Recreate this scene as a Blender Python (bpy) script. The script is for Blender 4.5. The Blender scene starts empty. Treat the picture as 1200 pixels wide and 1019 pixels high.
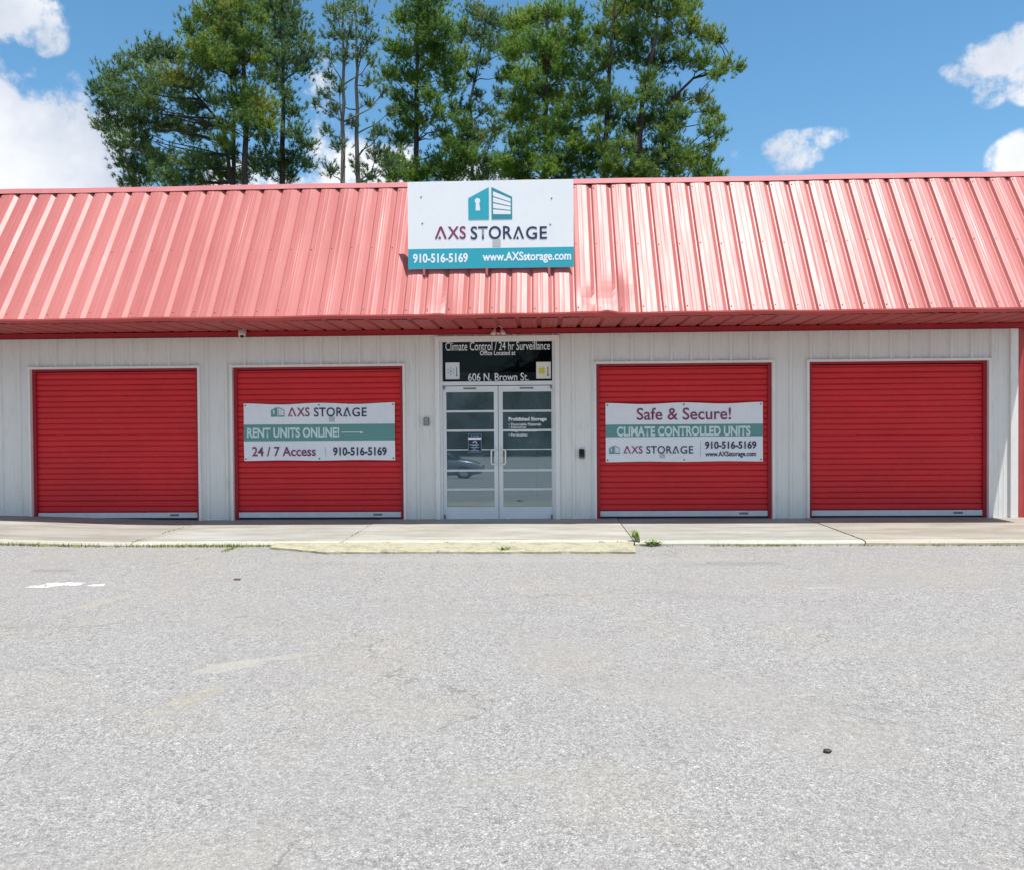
import bpy, bmesh, math, random
import numpy as np
from mathutils import Vector, Matrix
R = math.radians
scene = bpy.context.scene
col = scene.collection
random.seed(7)

# ------------------------------------------------------------------ camera
CAM = Vector((0.728, -13.359, 1.526))
YAW, PITCH, ROLL, F = R(2.158), R(0.896), R(-0.414), 1000.0
def cam_axes():
    f = Vector((-math.sin(YAW), math.cos(YAW), 0)); r = Vector((math.cos(YAW), math.sin(YAW), 0)); u = Vector((0, 0, 1))
    f, u = f*math.cos(PITCH)-u*math.sin(PITCH), u*math.cos(PITCH)+f*math.sin(PITCH)
    r, u = r*math.cos(ROLL)+u*math.sin(ROLL), u*math.cos(ROLL)-r*math.sin(ROLL)
    return r, u, f
AR, AU, AF = cam_axes()
cd = bpy.data.cameras.new('camera'); cam = bpy.data.objects.new('camera', cd); col.objects.link(cam)
m = Matrix((AR, AU, -AF)).transposed().to_4x4(); m.translation = CAM
cam.matrix_world = m
cd.sensor_width = 36; cd.lens = F*36/1200; cd.clip_start = .05; cd.clip_end = 5000
scene.camera = cam
def ray(px, py): return AF + AR*((px-600)/F) + AU*((509.5-py)/F)
def W(px, py, y=0.0):                                  # photo measure -> point on the plane Y = y
    v = ray(px, py); t = (y-CAM.y)/v.y
    return CAM + v*t
def G(px, py, z=0.0):                                  # photo measure -> point on the level Z = z
    v = ray(px, py); t = (z-CAM.z)/v.z
    return CAM + v*t

# ------------------------------------------------------------------ light
SUN = Vector((.178, -.24, 1)).normalized()
EL = math.asin(SUN.z); AZ = math.atan2(SUN.x, SUN.y)
sl = bpy.data.lights.new('sun', 'SUN'); sl.energy = 4.0; sl.angle = R(.53); sl.color = (1, .965, .91)
so = bpy.data.objects.new('sun', sl); col.objects.link(so)
so.rotation_euler = SUN.to_track_quat('Z', 'Y').to_euler(); so.location = (5, -20, 40)
scene.view_settings.view_transform = 'Standard'; scene.view_settings.look = 'None'
scene.view_settings.gamma = 1; scene.view_settings.use_curve_mapping = False
scene.view_settings.exposure = 0.68
scene.cycles.max_bounces = 7; scene.cycles.diffuse_bounces = 4; scene.cycles.transmission_bounces = 5; scene.cycles.transparent_max_bounces = 8

wd = bpy.data.worlds.new("World"); scene.world = wd; wd.use_nodes = True
nt = wd.node_tree; N = nt.nodes; L = nt.links; N.clear()
def wn(t, **k):
    n = N.new(t)
    for a, b in k.items(): setattr(n, a, b)
    return n
def wmath(op, a, b=None, c=None):
    n = wn('ShaderNodeMath', operation=op)
    for i, v in enumerate((a, b, c)):
        if v is None: continue
        if isinstance(v, (int, float)): n.inputs[i].default_value = v
        else: L.new(v, n.inputs[i])
    return n.outputs[0]
sky = wn('ShaderNodeTexSky', sky_type='NISHITA', sun_disc=False, sun_elevation=EL, sun_rotation=AZ)
sky.air_density = 1.0; sky.dust_density = .25; sky.ozone_density = 3.5; sky.altitude = 0
bg = wn('ShaderNodeBackground'); bg.inputs[1].default_value = .108; hs = wn('ShaderNodeHueSaturation'); hs.inputs['Hue'].default_value = .488; hs.inputs['Saturation'].default_value = 1.16; L.new(sky.outputs[0], hs.inputs['Color']); L.new(hs.outputs[0], bg.inputs[0])
tc = wn('ShaderNodeTexCoord')
n1 = wn('ShaderNodeTexNoise'); n1.inputs['Scale'].default_value = 19; n1.inputs['Detail'].default_value = 8; n1.inputs['Roughness'].default_value = .62
L.new(tc.outputs['Generated'], n1.inputs['Vector'])
n2 = wn('ShaderNodeTexNoise'); n2.inputs['Scale'].default_value = 5.5; n2.inputs['Detail'].default_value = 6; n2.inputs['Roughness'].default_value = .55
L.new(tc.outputs['Generated'], n2.inputs['Vector'])
# clouds: (direction, half width, half height) in the sky
CL = [(-30, 155, 100, 75, 1.5), (45, 180, 92, 80, 1.5), (20, 240, 150, 70, 1.5), (80, 125, 28, 34, 1), (96, 205, 50, 55, 1), (5, 12, 52, 30, .8), (45, 40, 26, 22, .55),
      (1164, 74, 38, 25, 1.1), (1192, 62, 38, 31, 1.2), (1130, 84, 30, 13, .8), (1160, 102, 20, 20, .7), (1225, 70, 44, 40, 1.2), (922, 182, 38, 25, 1.15), (956, 164, 36, 13, .6), (872, 181, 14, 10, .62),
      (1208, 192, 42, 34, 1.0), (385, 150, 30, 75, .6), (430, 205, 75, 45, .8), (300, 215, 70, 34, .6), (560, 205, 60, 30, .45),
      (-250, 120, 150, 80, 1), (1500, 150, 160, 70, 1)]
CL = [(ray(px, py).normalized(), rx, ry, s) for px, py, rx, ry, s in CL]
for az, el, rx, ry in ((-150, 24, 420, 170), (-118, 34, 330, 190), (150, 26, 400, 170), (178, 20, 380, 120), (118, 22, 330, 130), (-172, 44, 260, 120), (140, 48, 280, 130), (88, 30, 260, 150), (-85, 28, 260, 150)):  # unseen clouds out of frame, added to lift the fill on the shaded facade
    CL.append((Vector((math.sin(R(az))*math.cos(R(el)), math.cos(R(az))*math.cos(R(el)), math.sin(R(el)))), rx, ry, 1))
field = None
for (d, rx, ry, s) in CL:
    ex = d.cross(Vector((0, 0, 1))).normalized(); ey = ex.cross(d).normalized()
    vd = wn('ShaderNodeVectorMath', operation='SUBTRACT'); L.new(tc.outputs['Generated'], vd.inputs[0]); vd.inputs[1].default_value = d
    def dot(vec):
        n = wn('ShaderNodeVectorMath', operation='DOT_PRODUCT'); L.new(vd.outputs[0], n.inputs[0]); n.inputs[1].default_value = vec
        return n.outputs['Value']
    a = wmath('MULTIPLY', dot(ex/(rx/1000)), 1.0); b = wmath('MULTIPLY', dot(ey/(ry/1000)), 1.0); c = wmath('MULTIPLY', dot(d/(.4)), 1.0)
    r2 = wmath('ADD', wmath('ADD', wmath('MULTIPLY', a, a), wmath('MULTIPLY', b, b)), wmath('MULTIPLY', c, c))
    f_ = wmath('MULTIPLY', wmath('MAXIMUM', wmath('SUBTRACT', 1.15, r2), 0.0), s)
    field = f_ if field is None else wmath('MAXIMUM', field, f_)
fz = wmath('ADD', field, wmath('MULTIPLY', wmath('SUBTRACT', n1.outputs['Fac'], .5), 4.6))
gate = wmath('MULTIPLY', wmath('MINIMUM', wmath('MULTIPLY', field, 5.0), 1.0), 1.0)
mr = wn('ShaderNodeMapRange', interpolation_type='SMOOTHSTEP'); mr.inputs[1].default_value = .12; mr.inputs[2].default_value = 1.0
L.new(fz, mr.inputs[0]); mask = wmath('MULTIPLY', wmath('MULTIPLY', mr.outputs[0], gate), .97)
cr = wn('ShaderNodeValToRGB'); e = cr.color_ramp.elements
e[0].position = .36; e[0].color = (.45, .49, .57, 1); e[1].position = .57; e[1].color = (.72, .725, .735, 1)
L.new(n2.outputs['Fac'], cr.inputs[0])
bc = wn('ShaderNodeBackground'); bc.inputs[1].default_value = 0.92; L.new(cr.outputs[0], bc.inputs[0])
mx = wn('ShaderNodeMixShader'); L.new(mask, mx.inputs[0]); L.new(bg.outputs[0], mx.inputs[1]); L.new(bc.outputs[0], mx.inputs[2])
wo = wn('ShaderNodeOutputWorld'); L.new(mx.outputs[0], wo.inputs[0])

# ------------------------------------------------------------------ helpers
def mat(name, color, rough=.5, spec=.5, metal=0.0):
    m_ = bpy.data.materials.new(name); m_.use_nodes = True
    b = m_.node_tree.nodes['Principled BSDF']
    b.inputs['Base Color'].default_value = (*color, 1); b.inputs['Roughness'].default_value = rough
    b.inputs['Specular IOR Level'].default_value = spec; b.inputs['Metallic'].default_value = metal
    return m_
class NT:
    """small node-writing helper for a material"""
    def __init__(s, m_): s.t = m_.node_tree; s.n = s.t.nodes; s.l = s.t.links; s.b = s.n['Principled BSDF']; s._c = None
    def new(s, t, **k):
        n = s.n.new(t)
        for a, b in k.items(): setattr(n, a, b)
        return n
    def co(s, kind='Object', scale=(1, 1, 1)):
        if s._c is None: s._c = s.new('ShaderNodeTexCoord')
        if scale == (1, 1, 1): return s._c.outputs[kind]
        mp = s.new('ShaderNodeMapping'); mp.inputs['Scale'].default_value = scale; s.l.new(s._c.outputs[kind], mp.inputs[0]); return mp.outputs[0]
    def noise(s, scale, detail=4, rough=.55, vec=None, sc=(1, 1, 1), out='Fac'):
        n = s.new('ShaderNodeTexNoise'); n.inputs['Scale'].default_value = scale; n.inputs['Detail'].default_value = detail; n.inputs['Roughness'].default_value = rough
        s.l.new(vec if vec is not None else s.co('Object', sc), n.inputs['Vector']); return n.outputs[out]
    def voro(s, scale, feature='F1', vec=None, out='Color', rnd=1.0):
        n = s.new('ShaderNodeTexVoronoi', feature=feature); n.inputs['Scale'].default_value = scale; n.inputs['Randomness'].default_value = rnd
        s.l.new(vec if vec is not None else s.co('Object'), n.inputs['Vector']); return n.outputs[out]
    def ramp(s, fac, stops, interp='LINEAR'):
        n = s.new('ShaderNodeValToRGB'); n.color_ramp.interpolation = interp
        while len(n.color_ramp.elements) < len(stops): n.color_ramp.elements.new(.5)
        for e_, (p, c) in zip(n.color_ramp.elements, stops):
            e_.position = p; e_.color = (*c, 1) if len(c) == 3 else c
        s.l.new(fac, n.inputs[0]); return n.outputs[0]
    def mix(s, fac, a, b, mode='MIX'):
        n = s.new('ShaderNodeMix', data_type='RGBA', blend_type=mode)
        for i, v in ((0, fac), (6, a), (7, b)):
            if isinstance(v, (int, float)): n.inputs[i].default_value = v
            elif isinstance(v, tuple): n.inputs[i].default_value = (*v, 1)
            else: s.l.new(v, n.inputs[i])
        return n.outputs[2]
    def math(s, op, a, b=None):
        n = s.new('ShaderNodeMath', operation=op)
        for i, v in ((0, a), (1, b)):
            if v is None: continue
            if isinstance(v, (int, float)): n.inputs[i].default_value = v
            else: s.l.new(v, n.inputs[i])
        return n.outputs[0]
    def smooth(s, v, a, b):
        n = s.new('ShaderNodeMapRange', interpolation_type='SMOOTHSTEP'); n.inputs[1].default_value = a; n.inputs[2].default_value = b
        s.l.new(v, n.inputs[0]); return n.outputs[0]
    def color(s, c): s.l.new(c, s.b.inputs['Base Color'])
    def rough(s, v): s.l.new(v, s.b.inputs['Roughness'])
    def bump(s, h, strength, dist):
        n = s.new('ShaderNodeBump'); n.inputs['Strength'].default_value = strength; n.inputs['Distance'].default_value = dist
        s.l.new(h, n.inputs['Height']); s.l.new(n.outputs[0], s.b.inputs['Normal'])
def worn(name, color, rough=.5, spec=.5, var=.12, scale=3.0, dirt=(.25, .22, .18), amt=.15, sc=(1, 1, 1), metal=0.0, bump=0.0):
    """a painted or bare surface with faint mottling and dirt"""
    m_ = mat(name, color, rough, spec, metal); t = NT(m_)
    a = t.noise(scale, 5, .6, sc=sc); b = t.noise(scale*7.3, 3, .6, sc=sc)
    lo = tuple(c*(1-var) for c in color); hi = tuple(min(1, c*(1+var)) for c in color)
    c = t.ramp(a, [(.3, lo), (.7, hi)])
    c = t.mix(t.math('MULTIPLY', t.smooth(b, .5, .8), amt), c, dirt)
    t.color(c); t.rough(t.math('ADD', t.math('MULTIPLY', a, .2), rough-.1))
    if bump: t.bump(a, .3, bump)
    return m_

def link(name, me, m_, parent=None):
    o = bpy.data.objects.new(name, me); col.objects.link(o)
    if m_ is not None: me.materials.append(m_)
    if parent is not None: o.parent = parent
    return o
def tag(o, label=None, cat=None, group=None, kind=None):
    if label: o['label'] = label
    if cat: o['category'] = cat
    if group: o['group'] = group
    if kind: o['kind'] = kind
    return o
def empty(name, loc=(0, 0, 0)):
    o = bpy.data.objects.new(name, None); col.objects.link(o); o.location = loc; o.empty_display_size = .2
    return o
class MB:
    """collects boxes, tubes and sheets; build() links them as ONE mesh object (world coordinates, moved to the parent's frame)"""
    def __init__(s): s.v = []; s.f = []; s.sm = []
    def add(s, vs, fs, smooth=False):
        k = len(s.v); s.v += [tuple(v) for v in vs]; s.f += [tuple(i+k for i in f) for f in fs]; s.sm += [smooth]*len(fs)
        return s
    def box(s, x0, x1, y0, y1, z0, z1, bev=0.0):
        if bev <= 0:
            return s.add([(x0,y0,z0),(x1,y0,z0),(x1,y1,z0),(x0,y1,z0),(x0,y0,z1),(x1,y0,z1),(x1,y1,z1),(x0,y1,z1)],
                  [(0,3,2,1),(4,5,6,7),(0,1,5,4),(1,2,6,5),(2,3,7,6),(3,0,4,7)])
        bm = bmesh.new(); bmesh.ops.create_cube(bm, size=1)
        for v in bm.verts:
            v.co = ((x0+x1)/2+v.co.x*(x1-x0), (y0+y1)/2+v.co.y*(y1-y0), (z0+z1)/2+v.co.z*(z1-z0))
        bmesh.ops.bevel(bm, geom=list(bm.edges), offset=bev, segments=2, affect='EDGES', profile=.5)
        bm.verts.index_update()
        s.add([v.co[:] for v in bm.verts], [tuple(v.index for v in f.verts) for f in bm.faces]); bm.free(); return s
    def tube(s, pts, rad, n=8, cap=True, smooth=True):
        pts = [Vector(p) for p in pts]; rads = rad if isinstance(rad, (list, tuple)) else [rad]*len(pts)
        vs = []; up = None
        for i, p in enumerate(pts):
            d = (pts[min(i+1, len(pts)-1)]-pts[max(i-1, 0)]).normalized()
            if up is None: up = Vector((0, 0, 1)) if abs(d.z) < .9 else Vector((1, 0, 0))
            a = d.cross(up); a = a.normalized() if a.length > 1e-6 else Vector((1, 0, 0)); b = a.cross(d).normalized(); up = b
            for k in range(n):
                q = 2*math.pi*k/n; vs.append(p+(a*math.cos(q)+b*math.sin(q))*rads[i])
        fs = []
        for i in range(len(pts)-1):
            for k in range(n):
                fs.append((i*n+k, i*n+(k+1) % n, (i+1)*n+(k+1) % n, (i+1)*n+k))
        s.add(vs, fs, smooth)
        if cap: s.add(vs[:n], [tuple(range(n))]); s.add(vs[-n:], [tuple(range(n))[::-1]])
        return s
    def lathe(s, base, axis, prof, n=20):
        base = Vector(base); ax = Vector(axis).normalized()
        a = ax.cross(Vector((0, 0, 1))) if abs(ax.z) < .9 else Vector((1, 0, 0)); a.normalize(); b = ax.cross(a)
        vs = []
        for (t, r) in prof:
            for k in range(n):
                q = 2*math.pi*k/n; vs.append(base+ax*t+(a*math.cos(q)+b*math.sin(q))*max(r, 1e-4))
        fs = [(i*n+k, i*n+(k+1) % n, (i+1)*n+(k+1) % n, (i+1)*n+k) for i in range(len(prof)-1) for k in range(n)]
        return s.add(vs, fs, True)
    def poly(s, pts): return s.add(pts, [tuple(range(len(pts)))])
    def build(s, name, m_, parent=None):
        off = Vector((0, 0, 0)); p = parent
        while p is not None: off += p.location; p = p.parent
        vs = [(x-off.x, y-off.y, z-off.z) for x, y, z in s.v] if off.length else s.v
        me = bpy.data.meshes.new(name); me.from_pydata(vs, [], s.f)
        me.polygons.foreach_set('use_smooth', s.sm); me.update()
        bm = bmesh.new(); bm.from_mesh(me); bmesh.ops.recalc_face_normals(bm, faces=bm.faces); bm.to_mesh(me); bm.free()
        return link(name, me, m_, parent)
def text(body, x0, x1, zc, h, y, m_, parent, name='lettering', bold=0.0, shear=0.0, spacing=1.0, warp=None, fit=True, left=False):
    """a line of lettering laid on the plane Y=y; h is the height of the whole glyph box, x0..x1 its width"""
    cu = bpy.data.curves.new('text', 'FONT'); cu.body = body; cu.size = 1; cu.offset = bold; cu.shear = shear; cu.space_character = spacing
    cu.resolution_u = 4
    ob = bpy.data.objects.new('text', cu); col.objects.link(ob)
    dg = bpy.context.evaluated_depsgraph_get(); dg.update()
    me = bpy.data.meshes.new_from_object(ob.evaluated_get(dg)); bpy.data.objects.remove(ob); bpy.data.curves.remove(cu)
    n = len(me.vertices); a = np.empty(n*3); me.vertices.foreach_get('co', a); a = a.reshape(-1, 3)
    lo, hi = a.min(0), a.max(0); sx = (x1-x0)/(hi[0]-lo[0]); sz = h/(hi[1]-lo[1])
    X = x0+(a[:, 0]-lo[0])*sx; Z = zc+(a[:, 1]-(lo[1]+hi[1])/2)*sz
    Y = np.full(n, y)
    if warp is not None: Y = Y+np.array([warp(xx, zz) for xx, zz in zip(X, Z)])
    off = Vector((0, 0, 0)); p = parent
    while p is not None: off += p.location; p = p.parent
    a = np.stack([X-off.x, Y-off.y, Z-off.z], 1).ravel(); me.vertices.foreach_set('co', a); me.materials.clear(); me.update(); me.name = name
    return link(name, me, m_, parent)
def sstep(a, b, t):
    t = max(0, min(1, (t-a)/(b-a))); return t*t*(3-2*t)

# ------------------------------------------------------------------ materials
M = {}
M['wall'] = worn('painted_steel_siding', (.73, .71, .675), .42, .5, .035, 1.2, (.36, .28, .21), .22, sc=(1.2, 1, .3))
M['white_trim'] = worn('cream_trim', (.78, .75, .71), .45, .5, .06, 2, (.3, .25, .2), .12)
M['alu'] = worn('pale_aluminium', (.68, .69, .70), .38, .5, .05, 4, (.3, .28, .25), .12)
M['bar'] = worn('galvanised_bar', (.62, .64, .66), .4, .5, .06, 6, (.3, .3, .3), .2)
M['door_red'] = worn('red_door_paint', (.60, .020, .026), .5, .35, .09, 2.0, (.40, .09, .08), .22, sc=(.5, 1, 1))
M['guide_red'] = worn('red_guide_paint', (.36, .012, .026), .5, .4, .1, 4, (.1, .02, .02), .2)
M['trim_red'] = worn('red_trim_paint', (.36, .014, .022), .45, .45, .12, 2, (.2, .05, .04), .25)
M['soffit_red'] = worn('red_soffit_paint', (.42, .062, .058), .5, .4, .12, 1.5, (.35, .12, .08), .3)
M['rubber'] = mat('black_rubber', (.012, .012, .02), .7)
M['black'] = mat('black_plastic', (.012, .013, .016), .35)
M['grey_plastic'] = worn('grey_plastic', (.16, .165, .17), .45)
M['steel'] = worn('brushed_steel', (.62, .64, .66), .25, .5, .05, 9, metal=.7)
M['white_paint'] = mat('white_vinyl_letter', (.82, .84, .85), .5)
M['room'] = worn('room_plaster', (.50, .51, .50), .8)
M['room_floor'] = worn('room_floor', (.36, .36, .34), .5)
M['void'] = mat('dark_ceiling_void', (.010, .006, .008), .9, .2)
M['leaf_card'] = mat('card_white', (.72, .74, .76), .5)

# roof: chalky, sun-bleached red paint with a dull sheen
m_ = mat('bleached_red_roof', (.44, .11, .11), .46, .36); t = NT(m_)
a = t.noise(.9, 4, .6, sc=(1, .35, .35)); b = t.noise(9, 4, .65, sc=(1, .12, .12)); c_ = t.noise(2.2, 5, .6)
cc = t.ramp(a, [(.3, (.40, .110, .098)), (.7, (.465, .150, .134))]); cc = t.mix(t.math('MULTIPLY', t.smooth(b, .45, .8), .28), cc, (.47, .205, .19))
cc = t.mix(t.math('MULTIPLY', t.smooth(c_, .58, .78), .25), cc, (.36, .13, .105))
t.color(cc); t.rough(t.math('ADD', t.math('MULTIPLY', b, .16), .35)); t.bump(t.noise(3.2, 2, .4, sc=(1, .5, .5)), .35, .02); M['roof'] = m_

# dark glass: mirror, tinted see-through, and pale diffuse colour painted in as reflected haze
def glass(name, tint, k, haze, ior=1.5):
    g = bpy.data.materials.new(name); g.use_nodes = True; n = g.node_tree.nodes; l = g.node_tree.links; n.clear()
    tr = n.new('ShaderNodeBsdfTransparent'); tr.inputs[0].default_value = (*tint, 1)
    gl = n.new('ShaderNodeBsdfGlossy'); gl.inputs['Roughness'].default_value = .012; gl.inputs[0].default_value = (.86, .95, 1, 1)
    fr = n.new('ShaderNodeFresnel'); fr.inputs[0].default_value = ior
    ad = n.new('ShaderNodeMath'); ad.operation = 'ADD'; ad.inputs[1].default_value = k; l.new(fr.outputs[0], ad.inputs[0]); ad.use_clamp = True
    mxx = n.new('ShaderNodeMixShader'); l.new(ad.outputs[0], mxx.inputs[0]); l.new(tr.outputs[0], mxx.inputs[1]); l.new(gl.outputs[0], mxx.inputs[2])
    df = n.new('ShaderNodeBsdfDiffuse'); df.inputs[0].default_value = (.42, .56, .60, 1); nz = n.new('ShaderNodeTexNoise'); nz.inputs['Scale'].default_value = 2.2; nz.inputs['Detail'].default_value = 5; tcx = n.new('ShaderNodeTexCoord'); l.new(tcx.outputs['Object'], nz.inputs['Vector'])
    mu = n.new('ShaderNodeMath'); mu.operation = 'MULTIPLY'; mu.inputs[1].default_value = haze*2; l.new(nz.outputs['Fac'], mu.inputs[0]); m2 = n.new('ShaderNodeMixShader'); l.new(mu.outputs[0], m2.inputs[0]); l.new(mxx.outputs[0], m2.inputs[1]); l.new(df.outputs[0], m2.inputs[2])
    ou = n.new('ShaderNodeOutputMaterial'); l.new(m2.outputs[0], ou.inputs[0]); return g
M['glass'] = glass('tinted_door_glass', (.60, .78, .84), .15, .13)
M['transom_glass'] = glass('transom_glass', (.6, .6, .6), .0, .004, 1.2)

# ------------------------------------------------------------------ ground
def rise(x): return .095*sstep(-4.7, -8.6, x)
def lot_z(x, y):
    z = -.052 + rise(x)*sstep(-9, -3.5, y)*.8 + .012*math.sin(x*.9+y*.55)*sstep(-3, -6, y)
    return z - .025*max(0, min(-3.2-y, 10)) - .06*max(0, min(-13.2-y, 16))
def GL(px, py):                                        # photo measure -> point on the sloping lot
    z = -.1
    for _ in range(12): p = G(px, py, z); z = lot_z(p.x, p.y)
    return p
m_ = mat('worn_asphalt', (.25, .25, .25), .85, .35); t = NT(m_); o_ = t.co('Object')
v1 = t.voro(165, vec=o_); v2 = t.voro(80, vec=o_); sp = t.new('ShaderNodeSeparateColor'); t.l.new(v1, sp.inputs[0]); sp2 = t.new('ShaderNodeSeparateColor'); t.l.new(v2, sp2.inputs[0])
big = t.noise(.55, 5, .6); mid = t.noise(3.5, 4, .6); fine = t.noise(60, 3, .7)
c = t.ramp(sp.outputs[0], [(0, (.075, .075, .075)), (.26, (.19, .19, .19)), (.60, (.265, .265, .265)), (.82, (.38, .38, .38)), (1, (.64, .64, .64))])
c2 = t.ramp(sp2.outputs[1], [(0, (.15, .148, .146)), (.5, (.25, .25, .25)), (.9, (.36, .36, .36)), (1, (.52, .52, .52))])
c = t.mix(.38, c, c2); smo = t.smooth(t.noise(1.1, 6, .65, sc=(.6, 1.3, 1)), .40, .66); c = t.mix(t.math('MULTIPLY', smo, .26), c, (.268, .265, .258)); c = t.mix(t.smooth(fine, .40, .7), c, t.mix(.35, c, (.31, .31, .31)))
sp3 = t.new('ShaderNodeSeparateColor'); t.l.new(t.voro(42, vec=o_), sp3.inputs[0]); gr3 = t.ramp(sp3.outputs[2], [(0, (.50, .50, .50)), (.10, (.80, .80, .80)), (.5, (1, 1, 1)), (.88, (1.08, 1.08, 1.08)), (1, (1.42, 1.42, 1.42))]); c = t.mix(.50, c, gr3, 'MULTIPLY')
sp4 = t.new('ShaderNodeSeparateColor'); t.l.new(t.voro(22, vec=t.co('Object', (1, .6, 1))), sp4.inputs[0]); c = t.mix(.16, c, t.ramp(sp4.outputs[0], [(0, (.62, .62, .62)), (.2, (.94, .94, .94)), (.85, (1.04, 1.04, 1.04)), (1, (1.35, 1.34, 1.3))]), 'MULTIPLY')
c = t.mix(t.math('MULTIPLY', t.smooth(t.noise(.8, 4, .6), .5, .64), .16), c, (.33, .29, .22))
c = t.mix(t.math('MULTIPLY', t.smooth(big, .42, .66), .35), c, (.272, .262, .252)); c = t.mix(t.math('MULTIPLY', t.smooth(mid, .52, .75), .30), c, (.31, .313, .316))
c = t.mix(t.math('MULTIPLY', t.smooth(t.noise(1.4, 6, .65, sc=(.5, 1.6, 1)), .55, .75), .22), c, (.17, .17, .172))
geo = t.new('ShaderNodeSeparateXYZ'); t.l.new(o_, geo.inputs[0])
wob = t.noise(5.5, 6, .7); wob2 = t.noise(2.0, 5, .6, out='Color')
grain = t.noise(26, 4, .7)
def stain(px, py, rx, ry, rot, color, amt, c, k=1.6, lo=.25, hi=.6):
    p = GL(px, py); q = R(rot)
    dx = t.math('SUBTRACT', geo.outputs[0], p.x); dy = t.math('SUBTRACT', geo.outputs[1], p.y)
    u = t.math('ADD', t.math('MULTIPLY', dx, math.cos(q)/rx), t.math('MULTIPLY', dy, math.sin(q)/rx))
    v = t.math('ADD', t.math('MULTIPLY', dx, -math.sin(q)/ry), t.math('MULTIPLY', dy, math.cos(q)/ry))
    r2 = t.math('ADD', t.math('MULTIPLY', u, u), t.math('MULTIPLY', v, v))
    f = t.math('ADD', t.math('SUBTRACT', 1.0, r2), t.math('MULTIPLY', t.math('SUBTRACT', wob, .5), k*2))
    return t.mix(t.math('MULTIPLY', t.math('MULTIPLY', t.smooth(f, lo, hi), amt), t.smooth(grain, .30, .52) if lo < .29 else 1.0), c, color)
c = stain(268, 780, .30, .13, 25, (.36, .35, .31), .6, c); c = stain(315, 771, .30, .07, 20, (.37, .36, .32), .5, c)
c = stain(225, 818, .10, .32, -25, (.33, .30, .22), .4, c, 2.6); c = stain(362, 753, .20, .06, 10, (.36, .35, .31), .5, c, 2.4)
c = stain(452, 759, .16, .045, 0, (.36, .355, .34), .5, c, 2.4); c = stain(118, 705, .12, .5, -25, (.36, .34, .24), .4, c, 2.4)
wob = t.noise(17, 6, .75); c = stain(76, 683.5, .24, .085, 3, (.85, .85, .84), .92, c, 3.2, .3, .6); c = stain(48, 686.5, .15, .055, 4, (.8, .8, .79), .9, c, 3.0, .3, .6); c = stain(112, 685, .11, .05, 6, (.75, .75, .74), .85, c, 3.0, .3, .6); wob = t.noise(5.5, 6, .7)
c = stain(62, 668, .35, .10, 0, (.16, .155, .15), .5, c); c = stain(870, 660, .6, .16, 0, (.15, .15, .15), .35, c); c = stain(965, 688, .20, .04, 0, (.42, .42, .40), .4, c, 2.4)
c = stain(850, 815, 1.0, .35, 0, (.32, .31, .27), .14, c, 3); c = stain(600, 655, 3.4, .22, 0, (.33, .325, .31), .4, c); c = stain(1050, 760, 1.8, .25, 8, (.33, .325, .29), .14, c, 3)
c = stain(640, 905, .55, .10, 15, (.29, .28, .24), .3, c, 2.4)
c = t.mix(1.0, c, (1.04, 1.0, .94), 'MULTIPLY'); wv = t.new('ShaderNodeVectorMath', operation='ADD'); sc_ = t.new('ShaderNodeVectorMath', operation='SCALE'); sc_.inputs['Scale'].default_value = .9; t.l.new(wob2, sc_.inputs[0]); t.l.new(o_, wv.inputs[0]); t.l.new(sc_.outputs[0], wv.inputs[1])
ck = t.new('ShaderNodeTexVoronoi', feature='DISTANCE_TO_EDGE'); ck.inputs['Scale'].default_value = .26; t.l.new(wv.outputs[0], ck.inputs['Vector'])
crk = t.math('MULTIPLY', t.math('SUBTRACT', 1.0, t.smooth(t.math('ADD', ck.outputs['Distance'], t.math('MULTIPLY', t.math('SUBTRACT', t.noise(30, 3, .6), .5), .006)), .0012, .0042)), t.smooth(t.noise(.8, 3, .5), .42, .56))
c = t.mix(t.math('MULTIPLY', crk, .5), c, (.135, .125, .105))
t.color(c); t.bump(t.voro(165, vec=o_, out='Distance'), .5, .005); M['asphalt'] = m_

xs = np.concatenate([np.linspace(-70, -12, 12), np.linspace(-11, 11, 56), np.linspace(12, 70, 12)])
ys = np.concatenate([np.linspace(-120, -30, 8), np.linspace(-29, -14, 31), np.linspace(-13.5, -2.56, 40), [0.0]])
mb = MB(); nx, ny = len(xs), len(ys)
mb.add([(x, y, lot_z(x, y) if y > -119 else lot_z(x, y)) for y in ys for x in xs], [(j*nx+i, j*nx+i+1, (j+1)*nx+i+1, (j+1)*nx+i) for j in range(ny-1) for i in range(nx-1)], True)
tag(mb.build('asphalt_lot', M['asphalt']), kind='structure')
mg = worn('grass_ground', (.07, .10, .035), .9, .2, .35, .4, (.12, .10, .06), .5)
mb = MB(); mb.poly([(-1500, -1500, -1.75), (1500, -1500, -1.75), (1500, 1500, -1.75), (-1500, 1500, -1.75)]); tag(mb.build('ground', mg), kind='structure')
mb = MB(); mb.poly([(-70, .05, -.1), (70, .05, -.1), (70, 90, -.1), (-70, 90, -.1)]); tag(mb.build('back_yard', mg), kind='structure')

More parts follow.
